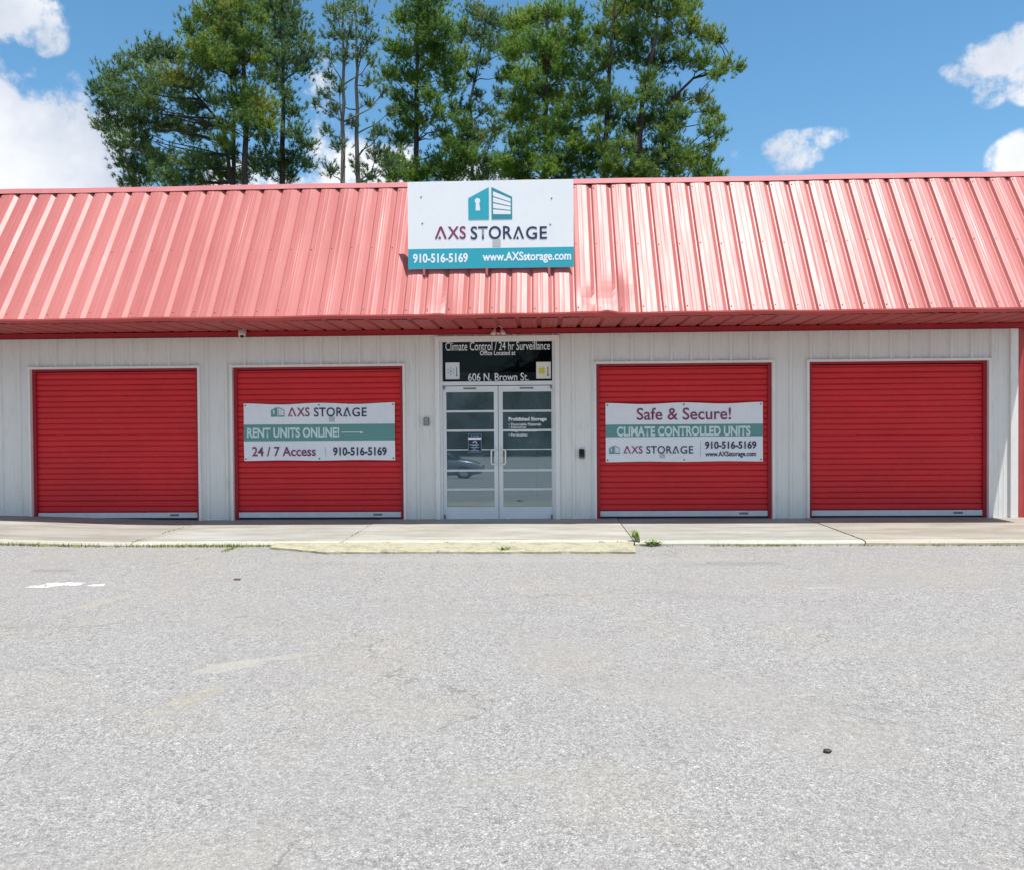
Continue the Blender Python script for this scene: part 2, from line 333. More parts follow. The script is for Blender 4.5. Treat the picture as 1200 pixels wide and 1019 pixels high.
# concrete walk: slabs between joints, one mesh
m_ = mat('old_concrete', (.33, .32, .29), .85, .3); t = NT(m_)
a = t.noise(1.1, 6, .65, sc=(.6, 1.4, 1)); b = t.noise(30, 4, .7); d = t.noise(2.4, 5, .6, sc=(.35, 2.4, 1))
c = t.ramp(a, [(.3, (.24, .23, .20)), (.5, (.315, .305, .275)), (.72, (.40, .393, .37))]); c = t.mix(t.math('MULTIPLY', t.smooth(d, .46, .66), .6), c, (.215, .20, .15)); c = t.mix(t.math('MULTIPLY', t.smooth(t.noise(5, 6, .7, sc=(.5, 1.5, 1)), .52, .7), .4), c, (.18, .17, .14))
c = t.mix(t.math('MULTIPLY', t.smooth(b, .45, .75), .3), c, (.45, .44, .42)); gx = t.new('ShaderNodeSeparateXYZ'); t.l.new(t.co('Object'), gx.inputs[0])
e1 = t.math('ADD', t.math('MULTIPLY', t.math('SUBTRACT', t.noise(7, 4, .6), .5), .18), gx.outputs[1])
c = t.mix(t.math('MULTIPLY', t.smooth(e1, -2.36, -2.46), .7), c, (.52, .50, .42))
c = t.mix(t.math('MULTIPLY', t.smooth(t.noise(9, 5, .7), .6, .72), .5), c, (.19, .18, .14))
c = t.mix(t.math('MULTIPLY', t.smooth(t.math('ADD', gx.outputs[1], t.math('MULTIPLY', a, .5)), .12, .25), .3), c, (.22, .2, .17))
xr = t.math('DIVIDE', t.math('ADD', gx.outputs[0], 16.0), 32.0)
c = t.mix(1.0, c, t.ramp(xr, [(0, (.96, .93, .90)), ((16-4.62)/32, (1.05, 1.05, 1.03)), ((16-1.87)/32, (1.12, 1.11, 1.06)), ((16+1.86)/32, (1.02, 1.02, 1.0)), ((16+4.75)/32, (.99, .93, .87)), ((16+8.2)/32, (1, 1, 1))], 'CONSTANT'), 'MULTIPLY')
t.color(c); t.bump(b, .3, .003); M['concrete'] = m_
JX = [-16, -12.4, -8.9, -4.62, -1.87, 1.86, 4.75, 8.2, 12, 16]
mb = MB()
for a_, b_ in zip(JX[:-1], JX[1:]):
    n = max(2, int((b_-a_)/.3)); xx = np.linspace(a_+.008, b_-.008, n); k = len(xx); dz = random.uniform(-.006, .006)
    front = [-2.53+.014*math.sin(x*3.1)+random.uniform(-.012, .012) for x in xx]
    vs = []
    for (yy, zz) in ((.3, 0), (-2.4, 0), (None, -.006), (None, -.03), (None, -.25)):
        for x, fy in zip(xx, front):
            z = rise(x)+zz+dz
            vs.append((x, yy if yy is not None else fy+(.02 if zz == -.006 else 0), z))
    fs = [(j*k+i, (j+1)*k+i, (j+1)*k+i+1, j*k+i+1) for j in range(4) for i in range(k-1)]
    fs += [tuple(j*k for j in range(5)), tuple(j*k+k-1 for j in range(5))[::-1]]
    mb.add(vs, fs)
tag(mb.build('sidewalk', M['concrete']), kind='structure')
# painted yellow lip in front of the entrance
m_ = mat('worn_yellow_paint', (.5, .45, .25), .8, .3); t = NT(m_)
a = t.noise(2.2, 6, .7, sc=(.7, 1.5, 1)); b = t.noise(22, 5, .7)
c = t.ramp(a, [(.35, (.43, .385, .20)), (.6, (.43, .405, .275))]); c = t.mix(t.math('MULTIPLY', t.smooth(b, .42, .56), .7), c, (.33, .315, .27)); c = t.mix(t.math('MULTIPLY', t.smooth(t.noise(4, 6, .75), .49, .62), .6), c, (.23, .20, .12)); c = t.mix(t.math('MULTIPLY', t.smooth(t.noise(11, 5, .75), .58, .68), .8), c, (.16, .15, .12))
t.color(c); t.bump(b, .4, .004); M['yellow'] = m_
mb = MB(); xx = np.linspace(-2.72, 1.84, 40); k = len(xx); vs = []
for (yy, zz, jit) in ((-2.545, -.004, .004), (-2.75, -.008, .004), (-3.10, -.016, .02), (-3.17, -.026, .02), (-3.18, -.2, .01)):
    for i, x in enumerate(xx):
        tp = min(1, (x+2.72)/.8)
        vs.append((x+(.05*(yy+2.545) if i == k-1 else 0), -2.545+(yy+2.545)*(.35+.65*tp)+random.uniform(-jit, jit), zz+random.uniform(-.002, .002)))
fs = [(j*k+i, (j+1)*k+i, (j+1)*k+i+1, j*k+i+1) for j in range(4) for i in range(k-1)]
fs += [tuple(j*k for j in range(5)), tuple(j*k+k-1 for j in range(5))[::-1]]
mb.add(vs, fs); tag(mb.build('kerb_ramp', M['yellow']), kind='structure')

# ------------------------------------------------------------------ building
bld = tag(empty('storage_building', (0, 0, 0)), 'long low steel storage building with red mansard roof and pale siding', 'building')
PITCH_ = .3048
def panel_profile(x0, x1, phase, depth=.03, base=.074, top=.028, minor=.005):
    """x, offset pairs of a ribbed steel sheet between x0 and x1"""
    pts = {x0: 0.0, x1: 0.0}
    k = math.floor((x0-phase)/PITCH_)-1
    while True:
        c = phase+k*PITCH_
        if c-base > x1: break
        for dx, h in ((-base/2, 0), (-top/2, depth), (top/2, depth), (base/2, 0)):
            if x0 < c+dx < x1: pts[c+dx] = h
        for mcx in (c+PITCH_*.38, c+PITCH_*.62):
            for dx, h in ((-.018, 0), (-.008, minor), (.008, minor), (.018, 0)):
                if x0 < mcx+dx < x1: pts[mcx+dx] = h
        k += 1
    return sorted(pts.items())
DW = 2.718
DOORX = [-7.464, -4.198, 1.538, 4.813]; DH = 2.408
PH = W(250+66.3-250+1.2, 428).x
PH = W(66.3, 428).x
WT = 2.93
OPEN = [(x, x+DW, DH) for x in DOORX]; OPEN.append((-.97, .97, 2.86)); OPEN.sort()
mb = MB()
def wall_piece(mb, x0, x1, z0, z1, y=0.0):
    pr = panel_profile(x0, x1, PH); n = len(pr)
    mb.add([(x, y-h, z0) for x, h in pr]+[(x, y-h, z1) for x, h in pr], [(i, i+1, n+i+1, n+i) for i in range(n-1)])
cur = -15.8
for (a_, b_, h_) in OPEN:
    wall_piece(mb, cur, a_, -.05, WT)
    wall_piece(mb, a_, b_, h_, WT)
    cur = b_
wall_piece(mb, cur, 7.86, -.05, WT)
# sides and back of the shell
mb.box(-15.9, -15.8, .0, 14, -.1, 4.3); mb.box(13.6, 13.7, 0, 14, -.1, 4.3); mb.box(-15.9, 13.7, 14, 14.1, -.1, 4.3)
wall = mb.build('wall', M['wall'], bld)
# fine screw heads sit in the sheet itself (two rows)
mb = MB(); mb.box(7.855, 7.965, -.045, .02, -.05, WT); mb.build('corner_trim', M['white_trim'], bld)
mb = MB(); pr = panel_profile(7.966, 13.6, PH); n = len(pr)
mb.add([(x, -h, -.05) for x, h in pr]+[(x, -h, 4.3) for x, h in pr], [(i, i+1, n+i+1, n+i) for i in range(n-1)])
mb.build('red_wall', M['soffit_red'], bld)
# wall trim under the soffit
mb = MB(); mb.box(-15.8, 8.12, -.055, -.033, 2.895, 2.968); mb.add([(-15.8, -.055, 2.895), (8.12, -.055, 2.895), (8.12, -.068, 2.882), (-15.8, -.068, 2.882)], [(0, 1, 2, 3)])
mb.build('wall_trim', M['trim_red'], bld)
# mansard
EY, EZ, RY, RZ = -1.36, 3.035, .10, 5.24
sd = Vector((0, RY-EY, RZ-EZ)); SLEN = sd.length; sd.normalize(); sn = Vector((0, -sd.z, sd.y))
XR0, XR1 = -15.9, 8.13
PHR = W(300+1090/4, 190+560/4, -.9).x
rr = random.Random(3); prof = []; k = math.ceil((XR0-PHR)/PITCH_)
while PHR+k*PITCH_ < XR1-.02:                                # narrow grooves between bowed pans with two faint stiffeners
    c = PHR+k*PITCH_; bow = rr.uniform(.0015, .0055); tilt = rr.uniform(-.003, .003); wd_ = PITCH_-.096
    prof += [(c+.008, -.034), (c+.024, -.034)]
    for q in np.linspace(0, 1, 13):
        st_ = .0015 if abs(q-.34) < .02 or abs(q-.66) < .02 else 0
        if q in (0.0, 1.0): st_ = 0
        prof.append((c+.048+q*wd_, bow*4*q*(1-q)+tilt*(q-.5)*math.sin(math.pi*q)+st_))
    k += 1
prof = [(x, h) for x, h in prof if XR0 <= x <= XR1]; prof = [(XR0, 0)]+prof+[(XR1, 0)]
rows = 26; vs = []; n = len(prof)
dn = [(W(713, 350, -1.2).x, .20, .22, .055), (W(738, 318, -1.0).x, .55, .14, -.02), (W(513, 366, -1.3).x, .05, .2, .03), (W(690, 345, -1.2).x, .25, .12, .03)]
ph = {}
for j in range(rows+1):
    s = SLEN*j/rows
    for x, h in prof:
        k = round((x-PHR)/PITCH_); w = ph.setdefault(k, (rr.uniform(-1, 1), rr.uniform(0, 6)))
        o = h + .0035*math.sin(s*1.7+w[1])*w[0] + .002*math.sin(x*2.1+s*3)
        for (dx, ds, rad, amp) in dn:
            g = math.exp(-(((x-dx)/rad)**2+((s-ds)/(rad*1.6))**2)); o -= amp*g*(1 if h > -.01 else .35)
        p = Vector((x, EY, EZ))+sd*s+sn*o; vs.append(p)
mb = MB(); mb.add(vs, [(j*n+i, j*n+i+1, (j+1)*n+i+1, (j+1)*n+i) for j in range(rows) for i in range(n-1)])
for s in (SLEN*.5, SLEN*.04, SLEN*.965):                     # fastener heads, part of the sheet's surface
    k = -60
    while PHR+k*PITCH_ < XR1:
        x = PHR+k*PITCH_+.07
        if XR0 < x < XR1-.1: mb.lathe(Vector((x, EY, EZ))+sd*(s+rr.uniform(-.02, .02)), sn, [(0, .011), (.007, .010), (.009, .001)], 6)
        k += 1
mb.add([(XR0, EY, EZ-.05), (XR0, RY, RZ), (XR0, RY, EZ-.05)], [(0, 1, 2)])
roof = mb.build('mansard_roof', M['roof'], bld)
mb = MB(); mb.poly([(XR1+.001, EY, EZ-.05), (XR1+.001, RY, RZ-.01), (XR1+.001, RY, EZ-.05)]); mb.build('gable_end', M['trim_red'], roof)
mb = MB(); top = Vector((0, RY, RZ))                        # ridge cap: bent strip over the rib tops
pr_ = [top-sd*.02+sn*.016, top+sd*.085+sn*.020, top+sd*.095+sn*.01+Vector((0, .05, .01)), top+Vector((0, .42, .02))]
xx = np.linspace(XR0, XR1+.01, 48); k = len(xx)
mb.add([(x, p.y, p.z+.004*math.sin(x*1.3)+.0025*math.sin(x*3.9)) for p in pr_ for x in xx], [(j*k+i, j*k+i+1, (j+1)*k+i+1, (j+1)*k+i) for j in range(3) for i in range(k-1)])
mb.build('ridge_cap', worn('faded_cap_red', (.46, .15, .15), .62, .35, .08, 2, (.5, .25, .24), .3), roof)
# eave flashing, bent in two places
mb = MB(); xx = np.linspace(XR0, XR1, 300); k = len(xx); vs = []
bx = [(W(713, 372, EY).x, .10, .06), (W(690, 372, EY).x, .25, .025), (W(514, 372, EY).x, .14, .035)]
for jj, (dy, z) in enumerate(((-.010, EZ+.010), (-.014, EZ-.012), (.006, EZ-.050), (.06, EZ-.060))):
    for x in xx:
        q = sum(a_*math.exp(-((x-c0)/s0)**2) for c0, s0, a_ in bx); wv = .004*math.sin(x*2.3)+.003*math.sin(x*5.1+1)
        vs.append((x, EY+dy-(q*(.9 if jj < 2 else .2)), z+(wv+q*(.35 if jj < 2 else -.1))))
mb.add(vs, [(j*k+i, j*k+i+1, (j+1)*k+i+1, (j+1)*k+i) for j in range(3) for i in range(k-1)]); mb.build('eave_flashing', M['soffit_red'], roof)
# ribbed soffit: ribs run up into the sheet and show as dark notches over the wall trim
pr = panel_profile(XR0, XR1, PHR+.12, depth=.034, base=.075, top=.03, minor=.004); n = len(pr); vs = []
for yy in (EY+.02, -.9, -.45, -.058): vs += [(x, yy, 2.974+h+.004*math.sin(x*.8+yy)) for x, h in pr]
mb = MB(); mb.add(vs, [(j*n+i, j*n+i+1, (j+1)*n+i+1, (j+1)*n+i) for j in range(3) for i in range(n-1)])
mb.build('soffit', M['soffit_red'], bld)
mb = MB(); mb.box(-15.8, 8.1, -.03, .05, 2.99, 4.75); mb.box(-15.8, 13.6, .05, 14, 4.2, 4.3); mb.build('flat_roof', M['void'], bld)

# roll-up doors
def roll_door(x0):
    x1 = x0+DW
    pts = []; z = .124; p = .0885; ztop = DH-.02
    while z < ztop:
        for dz, dy in ((0, .016), (.007, .004), (.020, -.003), (.064, -.003), (.081, .004)):
            if z+dz < ztop: pts.append((z+dz, .058+dy))
        z += p
    n = len(pts); mb = MB()
    xa, xb = x0+.052, x1-.052; xm = np.linspace(xa, xb, 9); vs = []
    rd = random.Random(int(x0*100))
    amp = [rd.uniform(-.0018, .0018) for _ in range(n)]
    for x in xm: vs += [(x, y+amp[i]*math.sin((x-xa)*2.2+i*.3), zz) for i, (zz, y) in enumerate(pts)]
    mb.add(vs, [(j*n+i, j*n+i+1, (j+1)*n+i+1, (j+1)*n+i) for j in range(len(xm)-1) for i in range(n-1)])
    d = mb.build('roll_up_door', M['door_red'], bld)
    f = MB(); f.box(x0-.032, x0+.004, -.046, .02, -.03, DH+.036); f.box(x1-.004, x1+.032, -.046, .02, -.03, DH+.036); f.box(x0+.004, x1-.004, -.046, .02, DH, DH+.036); f.build('frame', M['white_trim'], d)
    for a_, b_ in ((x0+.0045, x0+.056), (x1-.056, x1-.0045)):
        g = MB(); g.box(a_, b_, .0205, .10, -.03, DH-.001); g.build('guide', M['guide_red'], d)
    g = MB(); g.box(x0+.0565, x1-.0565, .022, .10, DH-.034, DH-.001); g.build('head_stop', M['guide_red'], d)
    g = MB(); g.box(x0+.060, x1-.060, .034, .075, .034, .118, .004); br = g.build('bottom_bar', M['bar'], d)
    g = MB(); g.box(x0+.060, x1-.060, .042, .074, -.02, .033); g.build('seal', M['rubber'], d)
    g = MB(); g.box(x1-.50, x1-.36, .030, .0335, .062, .094); g.build('label_plate', M['grey_plastic'], d)
    g = MB(); g.box(x0, x1, .105, .12, -.05, DH+.04); g.build('back_panel', M['void'], d)
    return d
for x in DOORX: roll_door(x)

# entrance
ent = MB(); ent.box(-.97, -.905, -.05, .10, -.03, 2.86); ent.box(.905, .97, -.05, .10, -.03, 2.86); ent.box(-.905, .905, -.05, .10, 2.80, 2.86)
ent = ent.build('entrance_surround', M['white_trim'], bld)
TZ0, TZ1 = W(583, 447).z, W(583, 399.5).z
DT = W(583, 452.5).z
fr = MB(); fr.box(-.9045, -.86, -.02, .09, -.03, 2.7995); fr.box(.86, .9045, -.02, .09, -.03, 2.7995); fr.box(-.8595, .8595, -.02, .09, 2.775, 2.7995); fr.box(-.8595, .8595, -.022, .09, DT+.012, TZ0)
fr.build('door_frame', M['alu'], ent)
tr = MB(); tr.box(-.8595, .8595, .028, .036, TZ0, 2.775); tr = tr.build('transom_window', M['transom_glass'], bld)
bk = MB(); bk.box(-.86, .86, .50, .52, 2.05, 2.9); bk.box(-.86, .86, .1, .5, 2.86, 2.88); bk.box(-.90, -.862, .1, .5, 2.05, 2.88); bk.box(.862, .90, .1, .5, 2.05, 2.88); bk.build('dark_recess', M['void'], tr)
bd = MB(); a0 = W(519, 447).z; bd.box(-.8595, .8595, .040, .046, a0, W(583, 436.5).z); bd.build('frosted_band', worn('frosted_grey_band', (.085, .10, .115), .5), tr)
lp = MB(); c0 = W(622.5, 416.5, .30); lp.lathe(c0, (0, -1, 0), [(0, .105), (.03, .115), (.05, .11), (.055, .0)], 28); lp.build('round_disc', worn('grey_disc', (.10, .10, .095), .6), tr)
def tw(body, xa, xb, ytop, ybot, parent, y, m_=None, **k):
    p0 = W(xa, ytop, y); p1 = W(xb, ybot, y)
    return text(body, p0.x, p1.x, (p0.z+p1.z)/2, abs(p0.z-p1.z), y, m_ or M['white_paint'], parent, **k)
tw('Climate Control / 24 hr Surveillance', 522, 644.5, 401.2, 410.0, tr, .0255, bold=.0)
tw('Office Located at', 562.5, 604, 411.2, 416.2, tr, .0255, bold=.012)
tw('606 N. Brown St.', 548.5, 619.5, 437.7, 446.2, tr, .0255, bold=.006)
def leaf(xa, xb, hinge):
    g0, g1 = (W(522.8, 459).x, W(578.6, 459).x) if hinge < 0 else (W(589, 459).x, W(646, 459).x)
    zt, zb = W(583, 459.2).z, W(583, 593.5).z
    mb = MB(); y0, y1 = .0, .045
    mb.box(xa, g0, y0, y1, .012, DT); mb.box(g1, xb, y0, y1, .012, DT); mb.box(g0, g1, y0, y1, zt, DT); mb.box(g0, g1, y0, y1, .012, zb)
    d = mb.build('door_leaf', M['alu'], bld)
    g = MB(); g.box(g0-.004, g1+.004, .020, .027, zb-.004, zt+.004); g.build('glass_pane', M['glass'], d)
    for k, py in enumerate((481.7, 504.2, 526.2, 550.6, 572.8)):
        z = W(583, py).z; h = .008 if k == 2 else .017
        g = MB(); g.box(g0+.0005, g1-.0005, .004, .0195, z-h, z+h, .002); g.build('glazing_bar', M['bar'], d)
    hx = W(579.5, 530).x-.045 if hinge < 0 else W(588, 530).x+.03
    z0, z1 = W(583, 543.3).z, W(583, 526.2).z; bxx = (xb-.035) if hinge < 0 else (xa+.035)
    sgn = -1 if hinge < 0 else 1; hx = bxx+sgn*.072
    g = MB(); g.tube([(bxx, -.002, z1), (bxx, -.045, z1), (bxx+sgn*.025, -.055, z1), (hx-sgn*.02, -.058, z1), (hx, -.058, z1-.02), (hx, -.058, z0+.02), (hx-sgn*.02, -.058, z0), (bxx+sgn*.025, -.055, z0), (bxx, -.045, z0), (bxx, -.002, z0)], .0125, 8)
    g.build('pull_handle', M['white_trim'], d)
    g = MB(); zc = (z0+z1)/2+.02
    if hinge > 0: g.lathe((bxx, 0, zc), (0, -1, 0), [(0, .022), (.008, .021), (.012, .015), (.012, 0)], 14); g.build('lock_cylinder', M['steel'], d)
    lx = (W(543, 456).x, W(558, 456).x) if hinge < 0 else (W(609, 456).x, W(625, 456).x)
    g = MB(); g.box(lx[0], lx[1], -.004, -.0005, DT-.048, DT-.022); g.build('closer_plate', M['grey_plastic'], d)
    cx = xa+.01 if hinge < 0 else xb-.03
    g = MB(); g.box(cx, cx+.022, -.035, -.001, DT-.05, DT+.01, .003); g.build('pivot', M['grey_plastic'], d)
    g = MB(); g.box(cx, cx+.022, -.035, -.001, .014, .075, .003); g.build('pivot', M['grey_plastic'], d)
    return d
mid = .012
dl = leaf(-.858, mid-.004, -1); dr = leaf(mid+.004, .858, 1)
text('Prohibited Storage', W(596, 490, .019).x, W(640.5, 490, .019).x, W(600, 491.7, .019).z, .075, .0185, M['white_paint'], dr, bold=.03)
for body, x1, py in (('• Flammable Materials', 634, 497.3), ('• Explosives', 616.5, 500.9), ('• Illegal Substances', 629.5, 504.9), ('• Perishables', 618, 509.3)):
    text(body, W(596, py).x, W(x1, py).x, W(600, py).z, .043, .0035 if 500 < py < 507 else .0185, M['white_paint'], dr, bold=.01)
mb = MB(); th = mb.box(-.90, .90, -.06, .1, -.02, .0115); mb.build('threshold', M['steel'], ent)
# room behind the glass
mb = MB(); mb.box(-2.2, 2.2, 4.2, 4.3, 0, 2.6); mb.box(-2.3, -2.2, .2, 4.3, 0, 2.6); mb.box(2.2, 2.3, .2, 4.3, 0, 2.6); mb.box(-2.2, 2.2, .53, 4.2, 2.45, 2.55); mb.build('lobby_walls', M['room'], bld)
mb = MB(); mb.box(-2.2, 2.2, .1, 4.2, -.04, .005); mb.build('lobby_floor', M['room_floor'], bld)
c0 = W(614, 512, 3.2); mb = MB(); mb.box(c0.x-.13, c0.x+.13, 4.14, 4.198, c0.z-.10, c0.z+.12, .01)
tag(mb.build('notice_board', M['black']), 'small black board seen through the right glass door leaf', 'board')
mb = MB(); mb.box(.55, .60, 4.15, 4.198, 0.01, 2.1); mb.box(1.35, 1.4, 4.15, 4.198, .01, 2.1); mb.box(.60, 1.35, 4.15, 4.198, 2.05, 2.1); mb.build('inner_door_frame', M['grey_plastic'], bld)
c0 = W(597, 532, 2.5); tag(MB().box(c0.x-.05, c0.x+.05, 4.15, 4.197, c0.z-.07, c0.z+.05, .01).build('wall_switch', M['black']), 'small dark box on lobby wall behind the door handle', 'switch')

# ------------------------------------------------------------------ signs
teal_b = mat('teal_print', (.028, .36, .45), .4); teal_d = mat('dark_teal_print', (.03, .25, .31), .4)  # bright teal print, and a darker teal for the emblem's right half
maroon = mat('maroon_print', (.22, .030, .10), .45); navy = mat('navy_print', (.020, .026, .075), .45); grey_l = mat('grey_print', (.46, .47, .48), .5)
white_s = worn('white_sign_panel', (.80, .80, .81), .38, .5, .02, 1.5, (.6, .55, .5), .15)
vinyl = worn('white_banner_vinyl', (.77, .78, .81), .45, .5, .03, 2.5, (.5, .46, .44), .2)
teal_v = mat('faded_teal_print', (.115, .285, .275), .45); mint = mat('pale_mint_print', (.60, .74, .72), .5)
def logo(P, y, parent, m1, m2, wh, warp=None):
    """box-with-keyhole emblem; P maps emblem units (0..1, 0..1) to x, z"""
    def poly(pts, mm, dy, name):
        mb = MB(); q = [P(*p) for p in pts]; mb.poly([(x, y+dy+(warp(x, z) if warp else 0), z) for x, z in q]); return mb.build(name, mm, parent)
    poly([(0, 0), (.47, 0), (.47, 1), (0, .67)], m1, 0, 'emblem')
    kh = [(.21+.062*math.cos(q), .58+.088*math.sin(q)) for q in np.linspace(-.9, math.pi+.9, 16)]+[(.165, .28), (.27, .28)]
    poly(kh, wh, -.0012, 'keyhole')
    poly([(.53, 0), (1, 0), (1, .69), (.53, 1)], m2, 0, 'emblem')
    def top(u): return 1-.31*(u-.53)/.47
    for k in range(4):
        z0l, z1l = .16+k*.187, .16+k*.187+.150; z0r, z1r = .15+k*.128, .15+k*.128+.100
        poly([(.565, z0l), (.965, z0r), (.965, z1r), (.565, z1l)], wh, -.0012, 'slat')
# roof sign
SY = -.955
tl, br_ = W(477.5, 213.5, SY), W(672.5, 313, SY)
sg = tag(empty('roof_sign', ((tl.x+br_.x)/2, SY, br_.z)), 'white and teal AXS STORAGE board fixed on the mansard roof above the entrance', 'sign')
mb = MB(); mb.box(tl.x, br_.x, SY, SY+.012, br_.z, tl.z); mb.build('panel', white_s, sg)
mb = MB(); zb = W(575, 290.8, SY).z; mb.box(tl.x+.0005, br_.x-.0005, SY-.0022, SY-.0004, br_.z+.0005, zb); mb.build('band', teal_b, sg)
y_ = SY-.0045
c0, c1 = W(549.0, 257.7, y_), W(600, 219.0, y_)
logo(lambda u, v: (c0.x+(c1.x-c0.x)*u, c0.z+(c1.z-c0.z)*v), y_, sg, teal_b, teal_d, white_s)
def ln(body, xa, xb, yt, yb, mm, par, y, **k): return tw(body, xa, xb, yt, yb, par, y, mm, **k)
def axs(x0, x1, x2, x3, yt, yb, par, y, bold=.012, warp=None, lock=True):
    h = yb-yt
    def peak(xa, xb, mm):                                    # an A without its bar, and the small wedge inside it
        p0, p1 = W(xa, yb, y), W(xb, yt, y); w = warp((p0.x+p1.x)/2, p0.z) if warp else 0
        X = lambda u: p0.x+(p1.x-p0.x)*u
        Z = lambda v: p0.z+(p1.z-p0.z)*v
        mb = MB(); mb.poly([(X(u), y+w, Z(v)) for u, v in ((0, 0), (.41, 1), (.59, 1), (1, 0), (.83, 0), (.5, .78), (.17, 0))])
        mb.poly([(X(u), y+w-.0003, Z(v)) for u, v in ((.27, 0), (.55, 0), (.41, .25))]); mb.build('lettering', mm, par)
    d = x1-x0; peak(x0, x0+d*.385, maroon); ln('XS', x0+d*.41, x1, yt, yb, maroon, par, y, bold=bold, spacing=1.05, warp=warp)
    d = x3-x2; ln('STOR', x2, x2+d*.545, yt, yb, navy, par, y, bold=bold, spacing=1.05, warp=warp); peak(x2+d*.555, x2+d*.70, navy)
    ln('GE', x2+d*.725, x3, yt, yb, navy, par, y, bold=bold, spacing=1.08, warp=warp)
    if lock:
        xc = x2+(x3-x2)*.335; p0, p1 = W(xc-h*.29, yb+h*.03, y), W(xc+h*.36, yb+h*.58, y); w = warp(p0.x, p0.z) if warp else 0
        mb = MB(); mb.poly([(p0.x, y+w, p0.z), (p1.x, y+w, p0.z), (p1.x, y+w, p1.z), (p0.x, y+w, p1.z)]); mb.build('padlock_mark', grey_l, par)
axs(509.5, 546, 551.5, 641, 265.5, 280.2, sg, y_)
ln('910-516-5169', 484, 548.3, 297.5, 307.8, M['white_paint'], sg, SY-.0045, bold=.03)
ln('www.AXSstorage.com', 565.5, 669.3, 295.8, 307.8, M['white_paint'], sg, SY-.0045, bold=.026)
for px, py in ((493.5, 231), (646.5, 232.5), (495, 262), (645, 263)):
    p = W(px, py, SY); mb = MB(); mb.lathe((p.x, SY, p.z), (0, -1, 0), [(0, .012), (.004, .012), (.007, .006), (.007, 0)], 10); mb.build('bolt', M['grey_plastic'], sg)
for px in (497, 570.5, 643.5):
    p = W(px, 325, SY); mb = MB(); xx = p.x
    mb.box(xx-.017, xx+.017, SY-.004, SY-.0005, p.z-.005, br_.z+.01); mb.box(xx-.017, xx+.017, SY-.0039, SY+.07, p.z-.009, p.z-.0055)
    mb.build('hanger_strap', worn('pink_strap', (.45, .13, .13), .5), sg)
    mb = MB(); mb.lathe((xx, SY-.004, p.z+.02), (0, -1, 0), [(0, .013), (.005, .013), (.01, .008), (.01, 0)], 8); mb.build('bolt', M['black'], sg)
for px, py in ((520, 230), (630, 230), (520, 285), (630, 285)):
    p = W(px, py, SY); zz = p.z; ry_ = EY+(zz-EZ)*(RY-EY)/(RZ-EZ); mb = MB(); mb.box(p.x-.02, p.x+.02, SY+.0125, max(SY+.03, ry_-.02), zz-.02, zz+.02); mb.build('standoff', M['grey_plastic'], sg)

# banners
def banner(x0p, x1p, y0p, y1p, name_label, seed, yb=.034):
    a_, b_ = W(x0p, y0p, yb), W(x1p, y1p, yb); rd = random.Random(seed); p1, p2 = rd.uniform(0, 6), rd.uniform(0, 6)
    root = tag(empty('banner', ((a_.x+b_.x)/2, yb, b_.z)), name_label, 'banner', 'banners on the roll-up doors')
    def warp(x, z):
        u = (x-a_.x)/(b_.x-a_.x); v = (z-b_.z)/(a_.z-b_.z)
        return -.008-.007*math.sin(u*7+p1+v*1.6)*math.sin(math.pi*v)-.006*math.sin(u*math.pi*2)**2*v-.004*math.sin(v*8+u*5+p2)
    nx_, nz_ = 60, 22; vs = []
    for j in range(nz_+1):
        for i in range(nx_+1):
            u, v = i/nx_, j/nz_; x = a_.x+(b_.x-a_.x)*u; z = b_.z+(a_.z-b_.z)*v
            zz = z-.022*math.sin(u*math.pi*2)**2*v**6+.008*math.sin(u*math.pi*2)**2*(1-v)**6
            vs.append((x, yb+warp(x, z), zz))
    fs = [(j*(nx_+1)+i, j*(nx_+1)+i+1, (j+1)*(nx_+1)+i+1, (j+1)*(nx_+1)+i) for j in range(nz_) for i in range(nx_)]
    mb = MB(); mb.add(vs, fs, True); sh = mb.build('sheet', vinyl, root)
    for u in (.012, .5, .988):
        for v in (.035, .965):
            x = a_.x+(b_.x-a_.x)*u; z = b_.z+(a_.z-b_.z)*v; g = MB(); g.lathe((x, yb+warp(x, z)-.001, z), (0, -1, 0), [(0, .014), (.003, .013), (.004, .007), (.001, .005), (.001, 0)], 10); g.build('grommet', M['grey_plastic'], root)
    def strip(y0, y1, m_, x0=None, x1=None, d=-.003, name='band', n=60):
        xa = W(x0, y0, yb).x if x0 else a_.x+.001; xb = W(x1, y0, yb).x if x1 else b_.x-.001
        z0_, z1_ = W(575, y0, yb).z, W(575, y1, yb).z
        xc = (x0p+x1p)/2; z0_ = W(xc, y0, yb).z; z1_ = W(xc, y1, yb).z
        vs = []; 
        for j in range(9):
            for i in range(n+1):
                x = xa+(xb-xa)*i/n; z = z1_+(z0_-z1_)*j/8; vs.append((x, yb+warp(x, z)+d, z))
        mb = MB(); mb.add(vs, [(j*(n+1)+i, j*(n+1)+i+1, (j+1)*(n+1)+i+1, (j+1)*(n+1)+i) for j in range(8) for i in range(n)], True)
        return mb.build(name, m_, root)
    return root, warp, strip, yb
b1, w1, strip1, yb = banner(285.7, 463.2, 473, 538.5, 'white AXS STORAGE banner reading RENT UNITS ONLINE on the red door left of the entrance', 1)
strip1(497, 516.2, teal_v)
axs(337.5, 363, 368, 430, 477.8, 488.2, b1, yb-.007, bold=.012, warp=w1)
c0, c1 = W(318, 488.5, yb), W(333.5, 477, yb)
def lg(c0, c1): return lambda u, v: (c0.x+(c1.x-c0.x)*u, c0.z+(c1.z-c0.z)*v)
logo(lg(c0, c1), yb-.007, b1, teal_v, teal_v, vinyl, w1)
